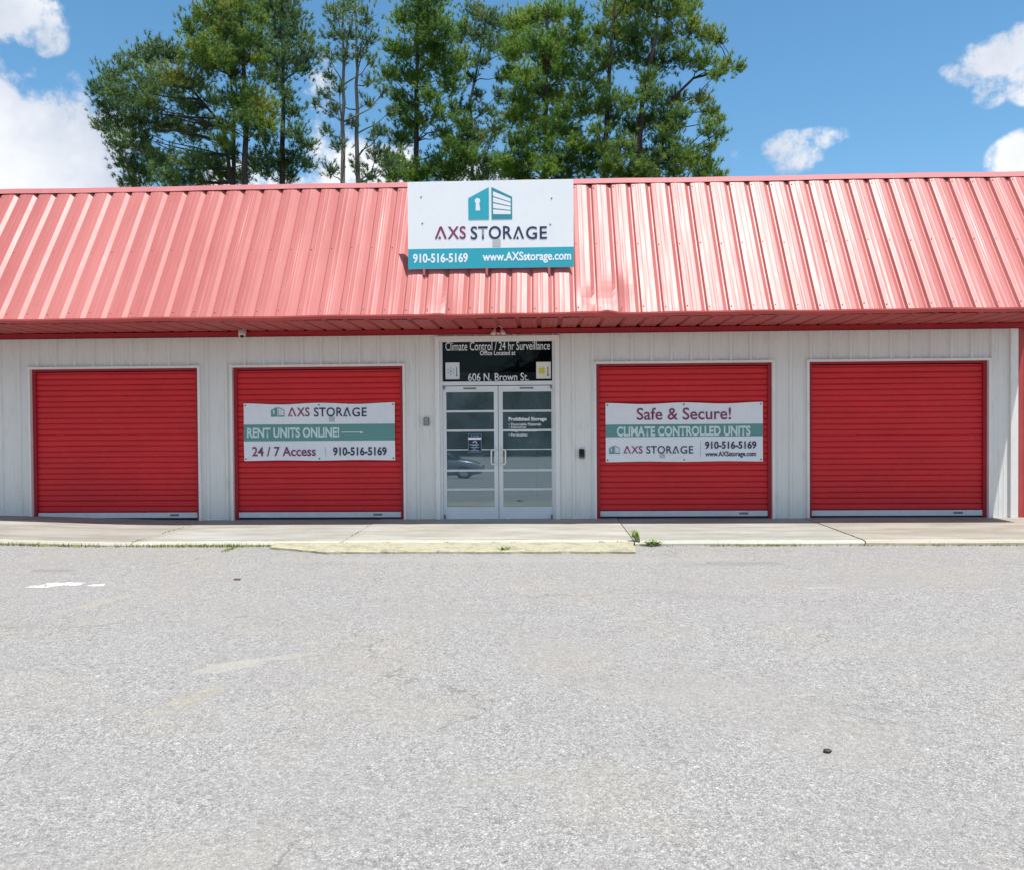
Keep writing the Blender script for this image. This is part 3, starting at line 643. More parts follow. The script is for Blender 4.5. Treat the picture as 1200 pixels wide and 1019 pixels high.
ln('RENT UNITS ONLINE!', 289.8, 397.8, 501.2, 512.2, mint, b1, yb-.009, bold=.035, warp=w1)
strip1(506.0, 507.0, mint, 400.5, 424, -.009, 'arrow', 12)
p = W(426.5, 506.5, yb); w = w1(p.x, p.z); mb = MB(); mb.poly([(p.x, yb+w-.0095, p.z), (p.x-.05, yb+w-.0095, p.z+.022), (p.x-.05, yb+w-.0095, p.z-.022)]); mb.build('arrow', mint, b1)
ln('24 / 7 Access', 295.7, 370.2, 523.0, 533.8, maroon, b1, yb-.007, bold=.016, warp=w1)
ln('910-516-5169', 390.3, 453.3, 523.3, 533.0, navy, b1, yb-.007, bold=.028, warp=w1)
strip1(523.5, 533.5, grey_l, 381.2, 381.7, -.006, 'divider', 2)
b2, w2, strip2, yb = banner(709.5, 894, 472.5, 540, 'white Safe & Secure banner with teal band on the red door right of the entrance', 5)
strip2(497, 511.4, teal_v)
ln('Safe & Secure!', 746, 856.5, 478.3, 491.6, maroon, b2, yb-.007, bold=.010, warp=w2)
ln('CLIMATE CONTROLLED UNITS', 722.8, 879.5, 499.8, 510.2, mint, b2, yb-.009, bold=.035, warp=w2)
axs(730.5, 753, 757.3, 812.3, 522, 530.8, b2, yb-.007, bold=.010, warp=w2)
logo(lg(W(713.8, 531.2, yb), W(726.3, 521.4, yb)), yb-.007, b2, teal_v, teal_v, vinyl, w2)
ln('910-516-5169', 826, 886.5, 516.6, 525.2, navy, b2, yb-.007, bold=.028, warp=w2)
ln('www.AXSstorage.com', 826.3, 886, 528.3, 535.6, navy, b2, yb-.007, bold=.022, warp=w2)
strip2(517, 535, grey_l, 820.3, 820.8, -.006, 'divider', 2)

# notice on the left leaf
p0, p1 = W(548.3, 508.3), W(564.5, 529.3)
nb = tag(empty('security_notice', ((p0.x+p1.x)/2, 0, p1.z)), 'small dark camera notice stuck on the left glass door leaf', 'notice')
sx = lambda u: p0.x+(p1.x-p0.x)*u; sz = lambda v: p1.z+(p0.z-p1.z)*v
MB().box(p0.x, p1.x, .0005, .0035, p1.z, p0.z).build('card', mat('slate_blue_card', (.16, .24, .34), .4), nb)
MB().poly([(sx(.05), -.0005, sz(.04)), (sx(.95), -.0005, sz(.04)), (sx(.95), -.0005, sz(.97)), (sx(.05), -.0005, sz(.97))]).build('field', mat('navy_card', (.008, .012, .035), .4), nb)
def bar(u0, u1, v0, v1, mm, name='printed_line'): MB().poly([(sx(u0), -.0015, sz(v0)), (sx(u1), -.0015, sz(v0)), (sx(u1), -.0015, sz(v1)), (sx(u0), -.0015, sz(v1))]).build(name, mm, nb)
bar(.03, .97, .69, .81, M['white_paint'], 'heading_bar'); pale = mat('pale_blue_print', (.36, .45, .56), .5)
for u0, u1, v in ((.2, .3, .88), (.38, .48, .88), (.55, .82, .88), (.12, .82, .40), (.28, .36, .35), (.40, .72, .35), (.22, .80, .25), (.34, .6, .17), (.15, .82, .08)): bar(u0, u1, v, v+.035, pale)
MB().poly([(sx(.30), -.0015, sz(.55)), (sx(.36), -.0015, sz(.51)), (sx(.62), -.0015, sz(.60)), (sx(.55), -.0015, sz(.66))]).build('camera_icon', pale, nb); bar(.58, .66, .50, .57, M['white_paint'], 'camera_icon')
# two square cards in the transom
def card(xa, xb, ya, yb_, label, warm):
    a_, b_ = W(xa, ya), W(xb, yb_); y0 = .0245
    r = tag(empty('window_card', ((a_.x+b_.x)/2, y0, b_.z)), label, 'sticker', 'square stickers in the transom corners')
    MB().box(a_.x, b_.x, y0, y0+.003, b_.z, a_.z).build('card', mat('card_paper', (.74, .72, .66) if warm else (.70, .73, .76), .5), r)
    X = lambda u: a_.x+(b_.x-a_.x)*u; Z = lambda v: b_.z+(a_.z-b_.z)*v; cx, cz, s = X(.38), Z(.48), (b_.x-a_.x)*.25; y1 = y0-.001
    if warm:
        yl = mat('yellow_print', (.60, .52, .05), .5); mb = MB(); mb.poly([(cx-s*.8, y1, cz-s*.8), (cx+s*.8, y1, cz-s*.8), (cx+s*.8, y1, cz+s*.8), (cx-s*.8, y1, cz+s*.8)])
        for k in range(8):
            q = k*math.pi/4+math.pi/8; d = Vector((math.cos(q), 0, math.sin(q))); e_ = Vector((-math.sin(q), 0, math.cos(q))); o = Vector((cx, y1-.0004, cz))
            mb.poly([o+d*s*1.0-e_*s*.12, o+d*s*1.35-e_*s*.05, o+d*s*1.35+e_*s*.05, o+d*s*1.0+e_*s*.12])
        mb.build('sun_mark', yl, r)
    else:
        ic = mat('ice_blue_print', (.30, .46, .50), .5); mb = MB()
        for k in range(3):
            q = k*math.pi/3+math.pi/6; d = Vector((math.cos(q), 0, math.sin(q))); e_ = Vector((-math.sin(q), 0, math.cos(q))); o = Vector((cx, y1-.0003*k, cz))
            mb.poly([o-d*s*1.2-e_*s*.09, o+d*s*1.2-e_*s*.09, o+d*s*1.2+e_*s*.09, o-d*s*1.2+e_*s*.09])
            for sg_ in (-1, 1):
                for w in (-1, 1):
                    h = o+d*sg_*s*.75; dd = (d*sg_+e_*w).normalized()*s*.45; nn = Vector((-dd.z, 0, dd.x)).normalized()*s*.06; h.y -= .0002*(1+w+sg_*.5)
                    mb.poly([h-nn, h+dd-nn, h+dd+nn, h+nn])
        mb.build('snowflake_mark', ic, r)
    tc_ = mat('thermometer_print', (.30, .06, .07) if warm else (.14, .19, .24), .5); mb = MB(); tx = X(.80); mb.poly([(tx-s*.14, y1, Z(.25)), (tx+s*.14, y1, Z(.25)), (tx+s*.14, y1, Z(.72)), (tx-s*.14, y1, Z(.72))])
    mb.poly([(tx+s*.28*math.cos(q), y1-.0004, Z(.22)+s*.28*math.sin(q)) for q in np.linspace(0, 6.28, 13)[:-1]]); mb.build('thermometer_mark', tc_, r)
card(521.8, 538.3, 425, 444.5, 'white snowflake sticker in the left corner of the dark transom window', False)
card(628.3, 645.6, 424.2, 443.8, 'cream sticker with yellow sun in the right corner of the dark transom', True)

# keypad, reader
p = W(500, 494, -.0); k = tag(empty('keypad', (p.x, -.0, p.z)), 'small grey keypad on the siding left of the entrance', 'keypad')
MB().box(p.x-.045, p.x+.045, -.045, -.006, p.z-.065, p.z+.06, .006).build('housing', M['grey_plastic'], k)
MB().box(p.x-.028, p.x+.028, -.05, -.0455, p.z+.015, p.z+.045, .001).build('display', mat('grey_display', (.35, .36, .36), .3), k)
for i in range(3):
    for j in range(3): MB().box(p.x-.03+i*.022, p.x-.014+i*.022, -.051, -.0455, p.z-.05+j*.02, p.z-.036+j*.02, .002).build('key', mat('pale_key', (.42, .43, .44), .5) if (i, j) == (0, 0) else bpy.data.materials['pale_key'], k)
p = W(681.7, 531, 0); k = tag(empty('card_reader', (p.x, 0, p.z)), 'narrow black card reader on the siding right of the entrance', 'reader')
MB().box(p.x-.042, p.x+.042, -.05, -.006, p.z-.045, p.z+.075, .008).build('housing', M['black'], k)
MB().box(p.x-.042, p.x+.042, -.046, -.006, p.z-.075, p.z-.0455, .006).build('lower_cap', M['grey_plastic'], k)
MB().box(p.x-.03, p.x+.03, -.0525, -.0505, p.z-.005, p.z+.06, .0005).build('reader_face', mat('gloss_black', (.006, .007, .01), .12), k)
# camera under the eave
p = W(283, 391, -.25); k = tag(empty('security_camera', (p.x, -.25, p.z)), 'white bullet security camera hanging under the eave above the left doors', 'camera')
cw = worn('camera_shell', (.66, .62, .56), .4); ax = Vector((.18, -.62, -.78)).normalized(); o = Vector((p.x-.012, -.18, p.z+.075))
MB().lathe(o, ax, [(0, .0), (0, .056), (.02, .062), (.10, .060), (.16, .047), (.165, .040), (.158, .036), (.158, 0)], 20).build('shell', cw, k)
MB().lathe(o+ax*.159, ax, [(0, .034), (.004, .03), (.007, .0)], 16).build('lens', mat('lens_black', (.01, .008, .008), .1), k)
MB().tube([(p.x-.01, -.10, 2.972), (p.x-.01, -.11, 2.94), o+ax*.04], [.03, .022, .02], 10).build('bracket', cw, k)
# twin lamp above the entrance
p = W(584, 388, -.12); k = tag(empty('flood_light', (p.x, -.1, p.z)), 'twin-headed flood light mounted at the soffit above the entrance transom', 'lamp')
pk = worn('pinkish_lamp_shell', (.66, .44, .42), .4); zt = p.z
MB().lathe((p.x, -.056, zt-.01), (0, -1, 0), [(0, .055), (.02, .055), (.03, .045), (.03, 0)], 18).build('base_plate', M['trim_red'], k)
MB().tube([(p.x+.058*math.cos(q), -.12, zt+.02+.058*math.sin(q)) for q in np.linspace(-.1, math.pi+.1, 14)], .011, 8).build('arm', pk, k)
for s in (-1, 1):
    MB().lathe((p.x+s*.056, -.115, zt+.025), (s*.28, -.25, -.9), [(0, .0), (0, .02), (.03, .03), (.075, .043), (.085, .041), (.08, .033), (.08, 0)], 18).build('lamp_head', pk, k)
MB().box(p.x-.03, p.x+.03, -.13, -.087, zt-.055, zt-.025, .008).build('sensor', pk, k)

# ------------------------------------------------------------------ small things on the ground
def pebble(name, c, r, mm, seed, sq=.6):
    bm = bmesh.new(); bmesh.ops.create_icosphere(bm, subdivisions=2, radius=1); rd = random.Random(seed)
    for v in bm.verts: v.co = Vector((v.co.x*r*1.25, v.co.y*r, v.co.z*r*sq))*rd.uniform(.88, 1.1)
    me = bpy.data.meshes.new(name); bm.to_mesh(me); bm.free(); o = link(name, me, mm); o.location = c; return o
p = GL(969.5, 881); tag(pebble('stone', (p.x, p.y, lot_z(p.x, p.y)+.009), .018, worn('black_stone', (.03, .03, .03), .6), 4), 'small black stone alone on the pale asphalt at right', 'stone')
p = GL(278, 679); mb = MB(); mb.box(p.x-.032, p.x+.032, p.y-.02, p.y+.02, lot_z(p.x, p.y)+.002, lot_z(p.x, p.y)+.015, .004)
tag(mb.build('litter', worn('brown_scrap', (.16, .09, .07), .8)), 'small brown scrap of litter on the asphalt left of the yellow strip', 'litter')
leafm = worn('weed_leaf', (.26, .33, .10), .6, .3, .3, 9, (.40, .38, .18), .4)
def weed(cx, cy, z, h, spread, n, label, seed, lean=(0, 0), group=None):
    rd = random.Random(seed); mb = MB()
    for _ in range(n):
        q = rd.uniform(0, 6.28); r0 = rd.uniform(0, spread*.3); b = Vector((cx+r0*math.cos(q), cy+r0*math.sin(q)*.7, z)); hh = h*rd.uniform(.45, 1); ln_ = spread*rd.uniform(.3, 1)
        t_ = b+Vector((math.cos(q)*ln_+lean[0]*hh, math.sin(q)*ln_*.8+lean[1]*hh, hh)); md = (b+t_)/2+Vector((0, 0, hh*.22)); w = rd.uniform(.006, .013)
        sv = Vector((-math.sin(q), math.cos(q), 0))*w
        mb.add([b-sv*.6, b+sv*.6, md+sv, md-sv, t_], [(0, 1, 2, 3), (3, 2, 4)])
        if rd.random() < .5:
            e_ = Vector((rd.uniform(-1, 1), rd.uniform(-1, 1), .4)).normalized()*.05; f_ = e_.cross(Vector((0, 0, 1))).normalized()*.016; mb.add([md, md+e_*.5+f_, md+e_, md+e_*.5-f_], [(0, 1, 2, 3)])
    o = mb.build('weed', leafm); return tag(o, label, 'weed', group)
p = G(746, 634); weed(p.x+.03, p.y+.02, -.03, .21, .09, 30, 'tall leaning weed growing from the walk joint at the right end of the yellow strip', 1, (-.55, 0))
p = G(755, 634.5); weed(p.x+.10, p.y, -.03, .045, .14, 46, 'low pale green weed spreading at the foot of the tall leaning one', 9)
p = G(591, 644.5, -.03); weed(p.x, p.y, -.05, .065, .085, 34, 'small green weed tuft against the front of the yellow strip', 2)
p = GL(281, 638); weed(p.x, p.y, lot_z(p.x, p.y), .03, .12, 40, 'low weed in the asphalt crack left of the yellow strip', 3)
# grass along the seam of walk and asphalt
rd = random.Random(11); mb = MB()
def edge_blade(x, y, z, h):
    q = rd.uniform(0, 6.28); w = rd.uniform(.004, .009); d = Vector((math.cos(q), math.sin(q), 0)); e_ = Vector((-d.y, d.x, 0))*w; b = Vector((x, y, z)); t_ = b+d*h*rd.uniform(.2, .9)+Vector((0, 0, h))
    mb.add([b-e_, b+e_, t_], [(0, 1, 2)])
for _ in range(7500):
    x = rd.uniform(-9.5, 8.2)
    if -2.6 < x < 1.9: continue
    dens = .5+.5*math.sin(x*2.3+.4)*math.sin(x*.71+1.2)
    if x > 1.9: dens = .15+.85*math.exp(-((x-3.45)/.38)**2)+.5*math.exp(-((x-6.1)/.6)**2)*.6+.35*(math.sin(x*7) > .75)
    else: dens = dens*1.1+.15
    if rd.random() > dens: continue
    edge_blade(x, -2.56+rd.uniform(-.05, .03), lot_z(x, -2.6)-.005, rd.uniform(.012, .045)*(1.5 if x < -2.6 else 1.0))
for _ in range(500):
    x = rd.uniform(-2.4, 1.8)
    if math.sin(x*9)+math.sin(x*23) < .9: continue
    edge_blade(x, -2.54+rd.uniform(-.012, .012), -.01, rd.uniform(.01, .03))
ca, cb = GL(262, 646), GL(293, 635)
for _ in range(300):
    u = rd.random(); q = ca.lerp(cb, u); edge_blade(q.x+rd.gauss(0, .02), q.y+rd.gauss(0, .03), lot_z(q.x, q.y)-.002, rd.uniform(.008, .03))
for jx in (-4.62, -1.87, 4.75):
    for _ in range(170):
        yy = rd.uniform(-2.5, -.9)
        if rd.random() < .5 + .5*math.sin(yy*5+jx): edge_blade(jx+rd.uniform(-.008, .008), yy, rise(jx)-.006, rd.uniform(.008, .03))
tag(mb.build('seam_grass', worn('seam_grass_leaf', (.24, .26, .08), .7, .2, .3, 6, (.36, .33, .16), .45)), 'sparse grass in the seams of the walk', 'grass', kind='stuff')

# ------------------------------------------------------------------ pines
def needle_mat(name, dark, light, olive):
    m_ = bpy.data.materials.new(name); m_.use_nodes = True; t = NT(m_)
    b = t.b; b.inputs['Roughness'].default_value = .5; b.inputs['Specular IOR Level'].default_value = .35
    a = t.noise(.55, 3, .5); g = t.new('ShaderNodeNewGeometry')
    c = t.ramp(a, [(.32, dark), (.52, light), (.70, olive)]); isl = t.ramp(g.outputs['Random Per Island'], [(0, (.55, .55, .55)), (1, (1.35, 1.35, 1.25))])
    c = t.mix(1.0, c, isl, 'MULTIPLY'); c = t.mix(1.0, c, (1.22, 1.16, 1.05), 'MULTIPLY'); t.color(c)
    tl_ = t.new('ShaderNodeBsdfTranslucent'); t.l.new(c, tl_.inputs[0]); ms = t.new('ShaderNodeMixShader'); ms.inputs[0].default_value = .5
    out = [n for n in t.n if n.type == 'OUTPUT_MATERIAL'][0]; t.l.new(b.outputs[0], ms.inputs[1]); t.l.new(tl_.outputs[0], ms.inputs[2]); t.l.new(ms.outputs[0], out.inputs[0]); return m_
bark = worn('pine_bark', (.060, .044, .040), .9, .2, .35, 3, (.16, .13, .11), .5, sc=(1, 1, .3)); bark_g = worn('grey_bark', (.20, .17, .15), .9, .2, .3, 3, (.10, .08, .07), .4, sc=(1, 1, .3))
ND = [needle_mat('pine_needles', (.085, .165, .055), (.17, .275, .060), (.34, .375, .070)), needle_mat('bluish_pine_needles', (.085, .16, .085), (.145, .24, .095), (.26, .315, .085)), needle_mat('bright_pine_needles', (.09, .185, .055), (.18, .31, .058), (.33, .40, .070))]
def pine(y, trunks, clumps, label, seed, dens=1.0, nm=0, tb=None, twigs=2, zoom=(0, 0, 1), trad=.26, depth=1.5):
    """trunks: lists of measured points from low to high; clumps: measured centre and radius of each foliage mass"""
    rd = random.Random(seed); rn = np.random.RandomState(seed); ox, oy, k = zoom
    b0 = W(trunks[0][0][0], trunks[0][0][1], y); base = Vector((b0.x, y, -.1))
    root = tag(empty('pine_tree', base), label, 'tree', 'pine trees behind the storage building')
    tk = MB(); paths = []
    for ti, tp in enumerate(trunks):
        yy = y+(0 if ti == 0 else rd.uniform(-.8, .8)); pts = [W(px, py, yy) for px, py in tp]; pts = [Vector((pts[0].x+rd.uniform(-.2, .2), yy, -.1))]+pts
        full = []
        for a_, b_ in zip(pts[:-1], pts[1:]):
            for s in range(4): full.append(a_.lerp(b_, s/4)+Vector((rd.uniform(-.04, .04), rd.uniform(-.04, .04), 0)))
        full.append(pts[-1]); zt = full[-1].z
        tk.tube(full, [max(.03, trad*(1-.82*max(0, p.z)/zt)) for p in full], 9); paths.append(full)
    C = []; Rr = []
    ppm = F/(y-CAM.y)
    for (cx, cy, r) in clumps:
        px, py, rp = ox+cx/k, oy+cy/k, r/k
        c = W(px, py, y+rd.uniform(-depth, depth)); C.append(c); Rr.append(rp/ppm)
    vs = []; 
    for c, r in zip(C, Rr):
        path = min(paths, key=lambda p_: min((q-c).length for q in p_))
        hd = min(((q-c).xy.length for q in path)); tz = c.z-.35*hd-.3
        q0 = min(path, key=lambda q: abs(q.z-tz)+.2*(q-c).xy.length); md = q0.lerp(c, .55)+Vector((rd.uniform(-.15, .15), rd.uniform(-.15, .15), -.12*hd*rd.uniform(.2, 1)))
        tk.tube([q0, q0.lerp(md, .5)+Vector((rd.uniform(-.1, .1), rd.uniform(-.1, .1), rd.uniform(-.12, .12))), md, c], [.024+.006*hd, .022+.004*hd, .02, .010], 6, cap=False)
        for _ in range(twigs):
            e_ = c+Vector((rd.gauss(0, 1), rd.gauss(0, 1), rd.gauss(.2, .8))).normalized()*r*rd.uniform(.7, 1.15); tk.tube([md.lerp(c, rd.uniform(.3, .9)), c.lerp(e_, .5)+Vector((0, 0, -.03)), e_], [.018, .014, .008], 4, cap=False)
        nt_ = max(8, int(dens*128*(r/.6)**2)); no_ = int(nt_*.24)
        for kk in range(nt_):
            d = Vector((rd.gauss(0, 1), rd.gauss(0, 1), rd.gauss(0, .85))).normalized(); rr_ = r*(rd.uniform(.9, 1.6) if kk < no_ else rd.uniform(.2, 1.05)**.8)
            p = c+Vector((d.x*rr_, d.y*rr_*1.3, d.z*rr_*.82)); dr_ = (d*.6+Vector((0, 0, .75))).normalized()
            nb_ = 26; L_ = rn.uniform(.12, .23, nb_)*(.8+.5*rd.random()); dv = rn.normal(0, 1, (nb_, 3)); dv /= np.linalg.norm(dv, axis=1)[:, None]; dv = dv*.80+np.array(dr_)*.55; dv /= np.linalg.norm(dv, axis=1)[:, None]
            sd_ = np.cross(dv, rn.normal(0, 1, (nb_, 3))); sd_ /= np.linalg.norm(sd_, axis=1)[:, None]; w = rn.uniform(.008, .016, nb_)[:, None]
            st = np.array(p)+dv*(-.02)-np.array(dr_)*rn.uniform(0, .16, nb_)[:, None]; tri = np.stack([st-sd_*w, st+sd_*w, st+dv*L_[:, None]], 1); vs.append(tri)
    v = np.concatenate(vs).reshape(-1, 3)-np.array(base); n = len(v); me = bpy.data.meshes.new('crown'); me.vertices.add(n); me.vertices.foreach_set('co', v.ravel())
    me.loops.add(n); me.loops.foreach_set('vertex_index', np.arange(n, dtype=np.int32)); me.polygons.add(n//3); me.polygons.foreach_set('loop_start', np.arange(0, n, 3, dtype=np.int32)); me.update(); me.validate()
    tk.build('trunk', tb or bark, root); link('crown', me, ND[nm], root); return root
Z7 = (90, 0, 2.927); Z8 = (480, 0, 2.857)
A = [(75,300,38),(120,260,48),(165,220,42),(220,190,45),(280,170,50),(330,180,45),(110,360,50),(170,330,55),(240,290,60),(310,270,60),(370,260,55),(425,290,40),(90,430,35),(150,420,50),(220,400,55),(290,420,50),(350,420,45),(150,490,45),(210,470,50),(180,560,50),(240,590,60),(330,610,60),(400,560,60),(300,540,50),(440,420,40),(430,545,40),(180,620,40),(420,620,40),(130,310,40),(250,350,45),(250,520,45),(480,560,45),(520,520,40),(500,600,40),(600,560,40),(560,605,40),(470,340,40),(400,370,40),(400,460,40),(350,340,40)]
B = [(390,90,45),(440,50,50),(500,40,60),(560,20,55),(480,110,60),(540,120,60),(600,130,50),(420,150,50),(560,190,55),(500,190,50),(620,60,45),(400,190,45),(460,220,45),(590,320,65),(540,340,50),(640,370,60),(590,410,60),(510,420,40),(650,420,40),(500,480,35),(480,-40,60),(560,-50,60),(460,160,50),(620,200,40),(530,245,40)]
C_ = [(680,40,60),(740,50,50),(700,110,60),(770,120,55),(800,180,40),(730,190,60),(670,200,50),(640,250,40),(780,230,40),(690,270,40),(740,380,40),(750,450,45),(790,490,35),(740,540,55),(700,560,40),(640,530,40),(790,560,30),(650,470,40),(690,-40,60),(740,-30,50),(640,10,45),(640,150,45),(720,320,35),(650,580,40),(720,600,40)]
D_ = [(880,40,45),(930,25,45),(990,60,45),(870,110,35),(930,120,45),(1000,130,40),(860,180,35),(920,190,35),(1010,200,30),(870,260,30),(1010,270,35),(1060,310,28),(850,320,30),(880,370,35),(1000,350,30),(1080,380,30),(820,350,25),(860,440,30),(1020,440,30),(900,490,35),(1030,520,45),(1080,560,45),(870,580,35),(920,-30,50),(980,-20,40),(970,180,30),(900,300,30),(1050,450,30),(950,420,28),(960,560,35),(1010,600,40)]
E_ = [(472,20,16),(492,12,18),(508,20,18),(520,35,18),(462,55,14),(478,60,16),(500,50,18),(515,60,18),(470,85,14),(490,90,16),(525,85,16),(535,70,14),(530,100,14),(505,110,14),(480,120,14),(465,110,10),(515,130,14),(495,140,12),(470,160,16),(460,185,16),(515,190,18),(535,195,18),(500,200,14),(530,170,14),(546,180,14),(475,195,18),(490,-12,20),(515,-8,16),(480,145,14),(520,155,13),(462,205,14),(500,30,16),(455,85,12),(505,75,14),(470,130,13),(540,140,13),(485,205,15),(525,205,15)]
F_ = [(555,12,14),(570,20,14),(585,25,14),(560,40,14),(575,50,14),(590,50,12),(565,70,11),(588,90,10),(585,110,10),(560,110,9),(548,150,14),(560,160,16),(580,150,14),(555,185,18),(575,190,14),(540,165,14),(540,40,13),(545,65,12),(533,125,12),(548,125,11),(600,60,12),(552,90,9),(545,30,12),(572,130,11),(565,205,16),(590,200,14)]
G_ = [(605,25,16),(620,20,18),(640,15,16),(655,12,14),(675,20,14),(610,50,18),(630,50,20),(655,45,20),(680,45,16),(600,85,14),(615,90,18),(640,80,20),(665,80,20),(688,85,14),(610,115,18),(600,135,16),(625,135,18),(650,110,16),(680,110,16),(660,130,18),(685,130,12),(605,165,14),(620,185,18),(600,195,18),(670,155,14),(675,170,16),(660,185,18),(690,175,14),(640,195,16),(688,195,16),(590,185,14),(640,150,14),(642,170,12),(620,160,14),(650,60,16),(632,105,15),(655,150,15),(600,60,14),(612,205,16),(660,205,16)]
H_ = [(715,10,16),(735,10,18),(760,8,18),(790,10,18),(808,8,14),(704,35,14),(725,35,18),(750,35,18),(780,40,18),(810,30,16),(830,40,14),(842,45,10),(720,65,16),(745,65,18),(770,70,18),(800,65,18),(825,70,16),(850,77,12),(867,78,9),(707,75,12),(840,86,9),(715,115,16),(735,120,16),(765,110,18),(790,115,14),(775,135,18),(800,130,12),(820,115,12),(835,130,12),(843,140,8),(830,150,12),(845,155,8),(725,170,18),(745,175,14),(780,160,20),(800,180,20),(770,185,18),(815,185,14),(832,170,10),(832,190,10),(750,195,20),(715,190,16),(720,200,14),(790,200,16),(760,90,14),(704,100,12),(740,148,15),(700,150,12),(720,140,14),(755,-12,18),(790,-10,16),(735,-12,16),(825,202,14),(842,204,9),(700,60,14),(700,125,13),(702,175,14),(740,40,16),(755,140,15),(790,145,14),(760,205,16),(735,205,15)]
pine(26.5, [[(274, 215), (275, 140), (270, 85)], [(272, 215), (262, 150), (225, 105)]], A, 'broad dark pine leaning out at the left end of the tree row', 21, 1.0, 1, zoom=Z7, depth=2)
pine(24.5, [[(287, 215), (287, 110), (284, 40), (275, -30)]], B, 'tall pine with yellow-green tufts second from the left in the tree row', 22, 1.0, 0, zoom=Z7)
pine(28, [[(331, 215), (332, 120), (331, 40), (330, -25)]], C_, 'dark-trunked bluish pine standing third from the left, beside the sparse one', 23, .8, 1, zoom=Z7)
pine(23, [[(401, 214), (402, 120), (402, 40), (402, -5)], [(419, 214), (418, 100), (417, 30), (415, -10)]], D_, 'thin half-bare pine with pale twin trunks and gaps of sky', 24, .48, 1, tb=bark_g, twigs=8, zoom=Z7, trad=.20)
pine(27, [[(487, 212), (488, 120), (489, 50), (492, -30)]], E_, 'open-crowned green pine with straight trunk behind the left edge of the roof sign', 25, 1.0, 2)
pine(29, [[(553, 212), (552, 120), (560, 70), (573, 10)]], F_, 'slim pine with thin bent trunk and sparse top behind the middle of the roof sign', 26, .85, 1, trad=.17)
pine(25, [[(638, 212), (640, 120), (641, 60), (642, 5)]], G_, 'dense deep-green pine behind the right edge of the roof sign, no sky through it', 27, 1.15, 2)
pine(24, [[(709, 212), (711, 120), (716, 60), (722, -15)], [(748, 212), (752, 120), (765, 60), (775, -20)], [(770, 190), (790, 115), (812, 92), (860, 78)]], H_, 'widest pine at the right end of the row with a branch reaching out right', 28, .95, 0)

# ------------------------------------------------------------------ across the street, seen only as a reflection in the glass
rn = np.random.RandomState(5); tr_ = []  # unseen tree belt, added so the glass mirrors something dark
def wtop(x): return 8.5+1.6*math.sin(x*.21)+.8*math.sin(x*.53+1)
for k in range(9000):
    x = rn.uniform(-60, 60); y = rn.uniform(-60, -56.5); z = -1.5+rn.uniform(0, 1)**.8*wtop(x)
    n_ = 12; dv = rn.normal(0, 1, (n_, 3)); dv /= np.linalg.norm(dv, axis=1)[:, None]; sd_ = np.cross(dv, rn.normal(0, 1, (n_, 3))); sd_ /= np.linalg.norm(sd_, axis=1)[:, None]
    st = np.array([x, y, z])+rn.normal(0, .35, (n_, 3)); tr_.append(np.stack([st-sd_*.08, st+sd_*.08, st+dv*.4], 1))
xx = np.linspace(-62, 62, 80)
for a_, b_ in zip(xx[:-1], xx[1:]):                          # solid mass added inside the belt to block bright gaps
    for (ya, za, yb_, zb_) in ((-58.2, -1.7, -58.6, .8), (-58.6, .8, -60, .92)):
        p = [(a_, ya, za if za < 0 else -1.5+za*wtop(a_)), (b_, ya, za if za < 0 else -1.5+za*wtop(b_)), (b_, yb_, -1.5+zb_*wtop(b_)), (a_, yb_, -1.5+zb_*wtop(a_))]
        tr_.append(np.array([[p[0], p[1], p[2]], [p[0], p[2], p[3]]]))
v = np.concatenate(tr_).reshape(-1, 3); me = bpy.data.meshes.new('added_dark_woods'); me.from_pydata(v.tolist(), [], [(i, i+1, i+2) for i in range(0, len(v), 3)])
tag(link('added_dark_woods', me, needle_mat('far_leaf', (.04, .065, .035), (.055, .08, .04), (.06, .085, .04))), 'dark belt of trees across the street mirrored in the glass doors', 'woods', kind='stuff')
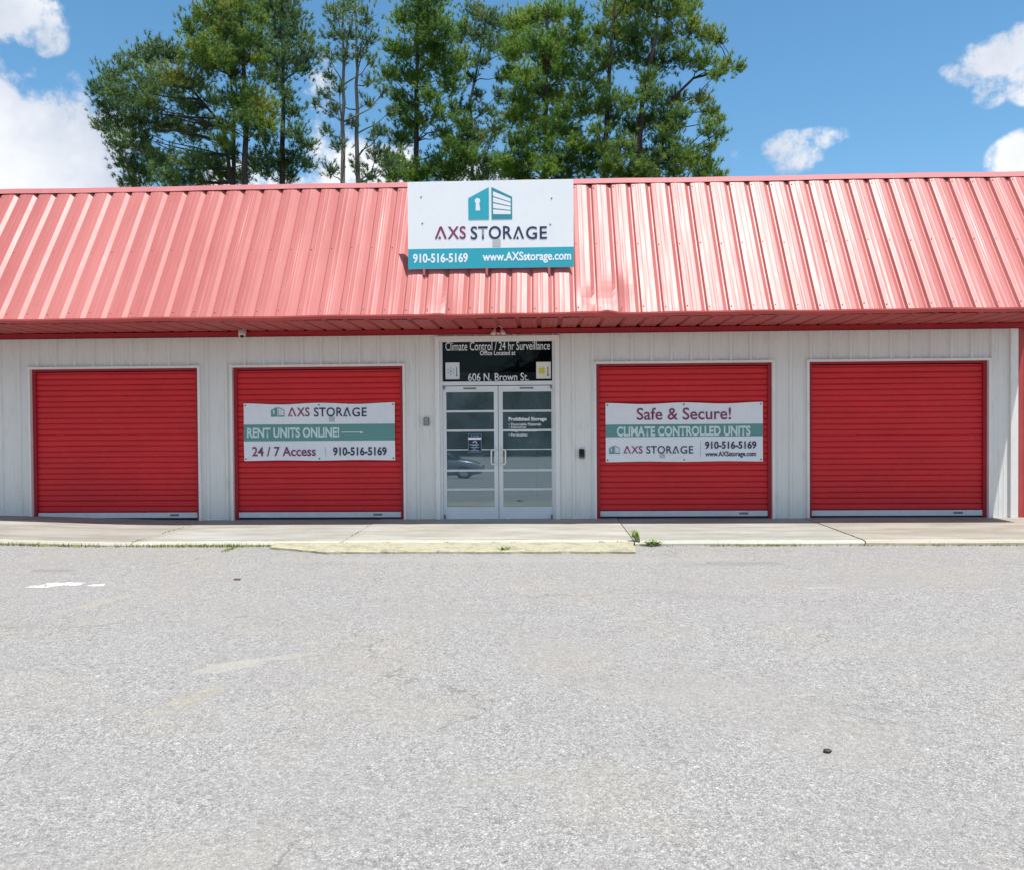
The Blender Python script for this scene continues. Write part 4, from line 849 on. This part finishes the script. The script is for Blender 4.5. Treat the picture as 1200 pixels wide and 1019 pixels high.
# parked car, mirrored in the left leaf
pc = W(567, 569, 25); cy = -25.0; gz = lot_z(0, cy)
car = tag(empty('parked_car', (pc.x-2.1, cy, gz)), 'silver grey hatchback mirrored in the left glass door leaf', 'car')
cpaint = mat('silver_grey_car_paint', (.22, .24, .26), .22, .6); cpaint.node_tree.nodes['Principled BSDF'].inputs['Coat Weight'].default_value = .8
cglass = mat('car_window', (.02, .03, .035), .05, .6)
def loft(secs, mm, name):
    """secs: x, z low, z high, half width low, half width high"""
    mb = MB(); vs = []
    for x, z0, z1, w0, w1 in secs:
        for a_, zz, ww in ((-1, z0, w0*.96), (-1, z0+.45*(z1-z0), w0), (-1, z1-.06*(z1-z0), w1), (-.82, z1, w1), (.82, z1, w1), (1, z1-.06*(z1-z0), w1), (1, z0+.45*(z1-z0), w0), (1, z0, w0*.96)): vs.append((car.location.x+x, cy+a_*ww, gz+zz))
    n_ = len(secs); fs = [(i*8+k, i*8+(k+1) % 8, (i+1)*8+(k+1) % 8, (i+1)*8+k) for i in range(n_-1) for k in range(8)]+[tuple(range(8)), tuple(range((n_-1)*8, n_*8))]
    mb.add(vs, fs, True); return mb.build(name, mm, car)
loft([(-2.1, .35, .75, .70, .66), (-2.0, .22, .92, .80, .76), (-1.3, .20, .95, .86, .82), (0, .20, .93, .88, .83), (.9, .20, .90, .87, .80), (1.6, .22, .80, .84, .74), (2.0, .26, .66, .76, .64), (2.1, .34, .55, .66, .58)], cpaint, 'body')
loft([(-2.0, .90, .93, .74, .72), (-1.65, .90, 1.36, .76, .60), (-.9, .90, 1.46, .78, .62), (-.1, .90, 1.45, .78, .62), (.55, .88, 1.16, .77, .66), (1.05, .85, .90, .74, .70)], cglass, 'windows')
loft([(-1.72, 1.375, 1.40, .61, .58), (-.9, 1.465, 1.49, .63, .60), (-.05, 1.455, 1.475, .62, .58), (.02, 1.44, 1.45, .60, .56)], cpaint, 'roof')
for wx in (-1.3, 1.28):
    for sy_ in (-1, 1):
        o = Vector((car.location.x+wx, cy+sy_*.72, gz+.31)); wl = MB().lathe(o, (0, sy_, 0), [(0, .20), (0, .30), (.03, .315), (.15, .315), (.18, .29), (.17, .20)], 24).build('wheel', M['rubber'], car)
        MB().lathe(o+Vector((0, sy_*.16, 0)), (0, sy_, 0), [(0, .20), (.012, .19), (.0, .05), (.02, .03), (.02, 0)], 20).build('rim', M['steel'], wl)
for sy_ in (-1, 1):
    MB().lathe((car.location.x+1.98, cy+sy_*.55, gz+.60), (1, 0, .25), [(0, .11), (.06, .09), (.09, 0)], 14).build('headlight', mat('headlight_lens', (.6, .62, .64), .1) if sy_ < 0 else bpy.data.materials['headlight_lens'], car)
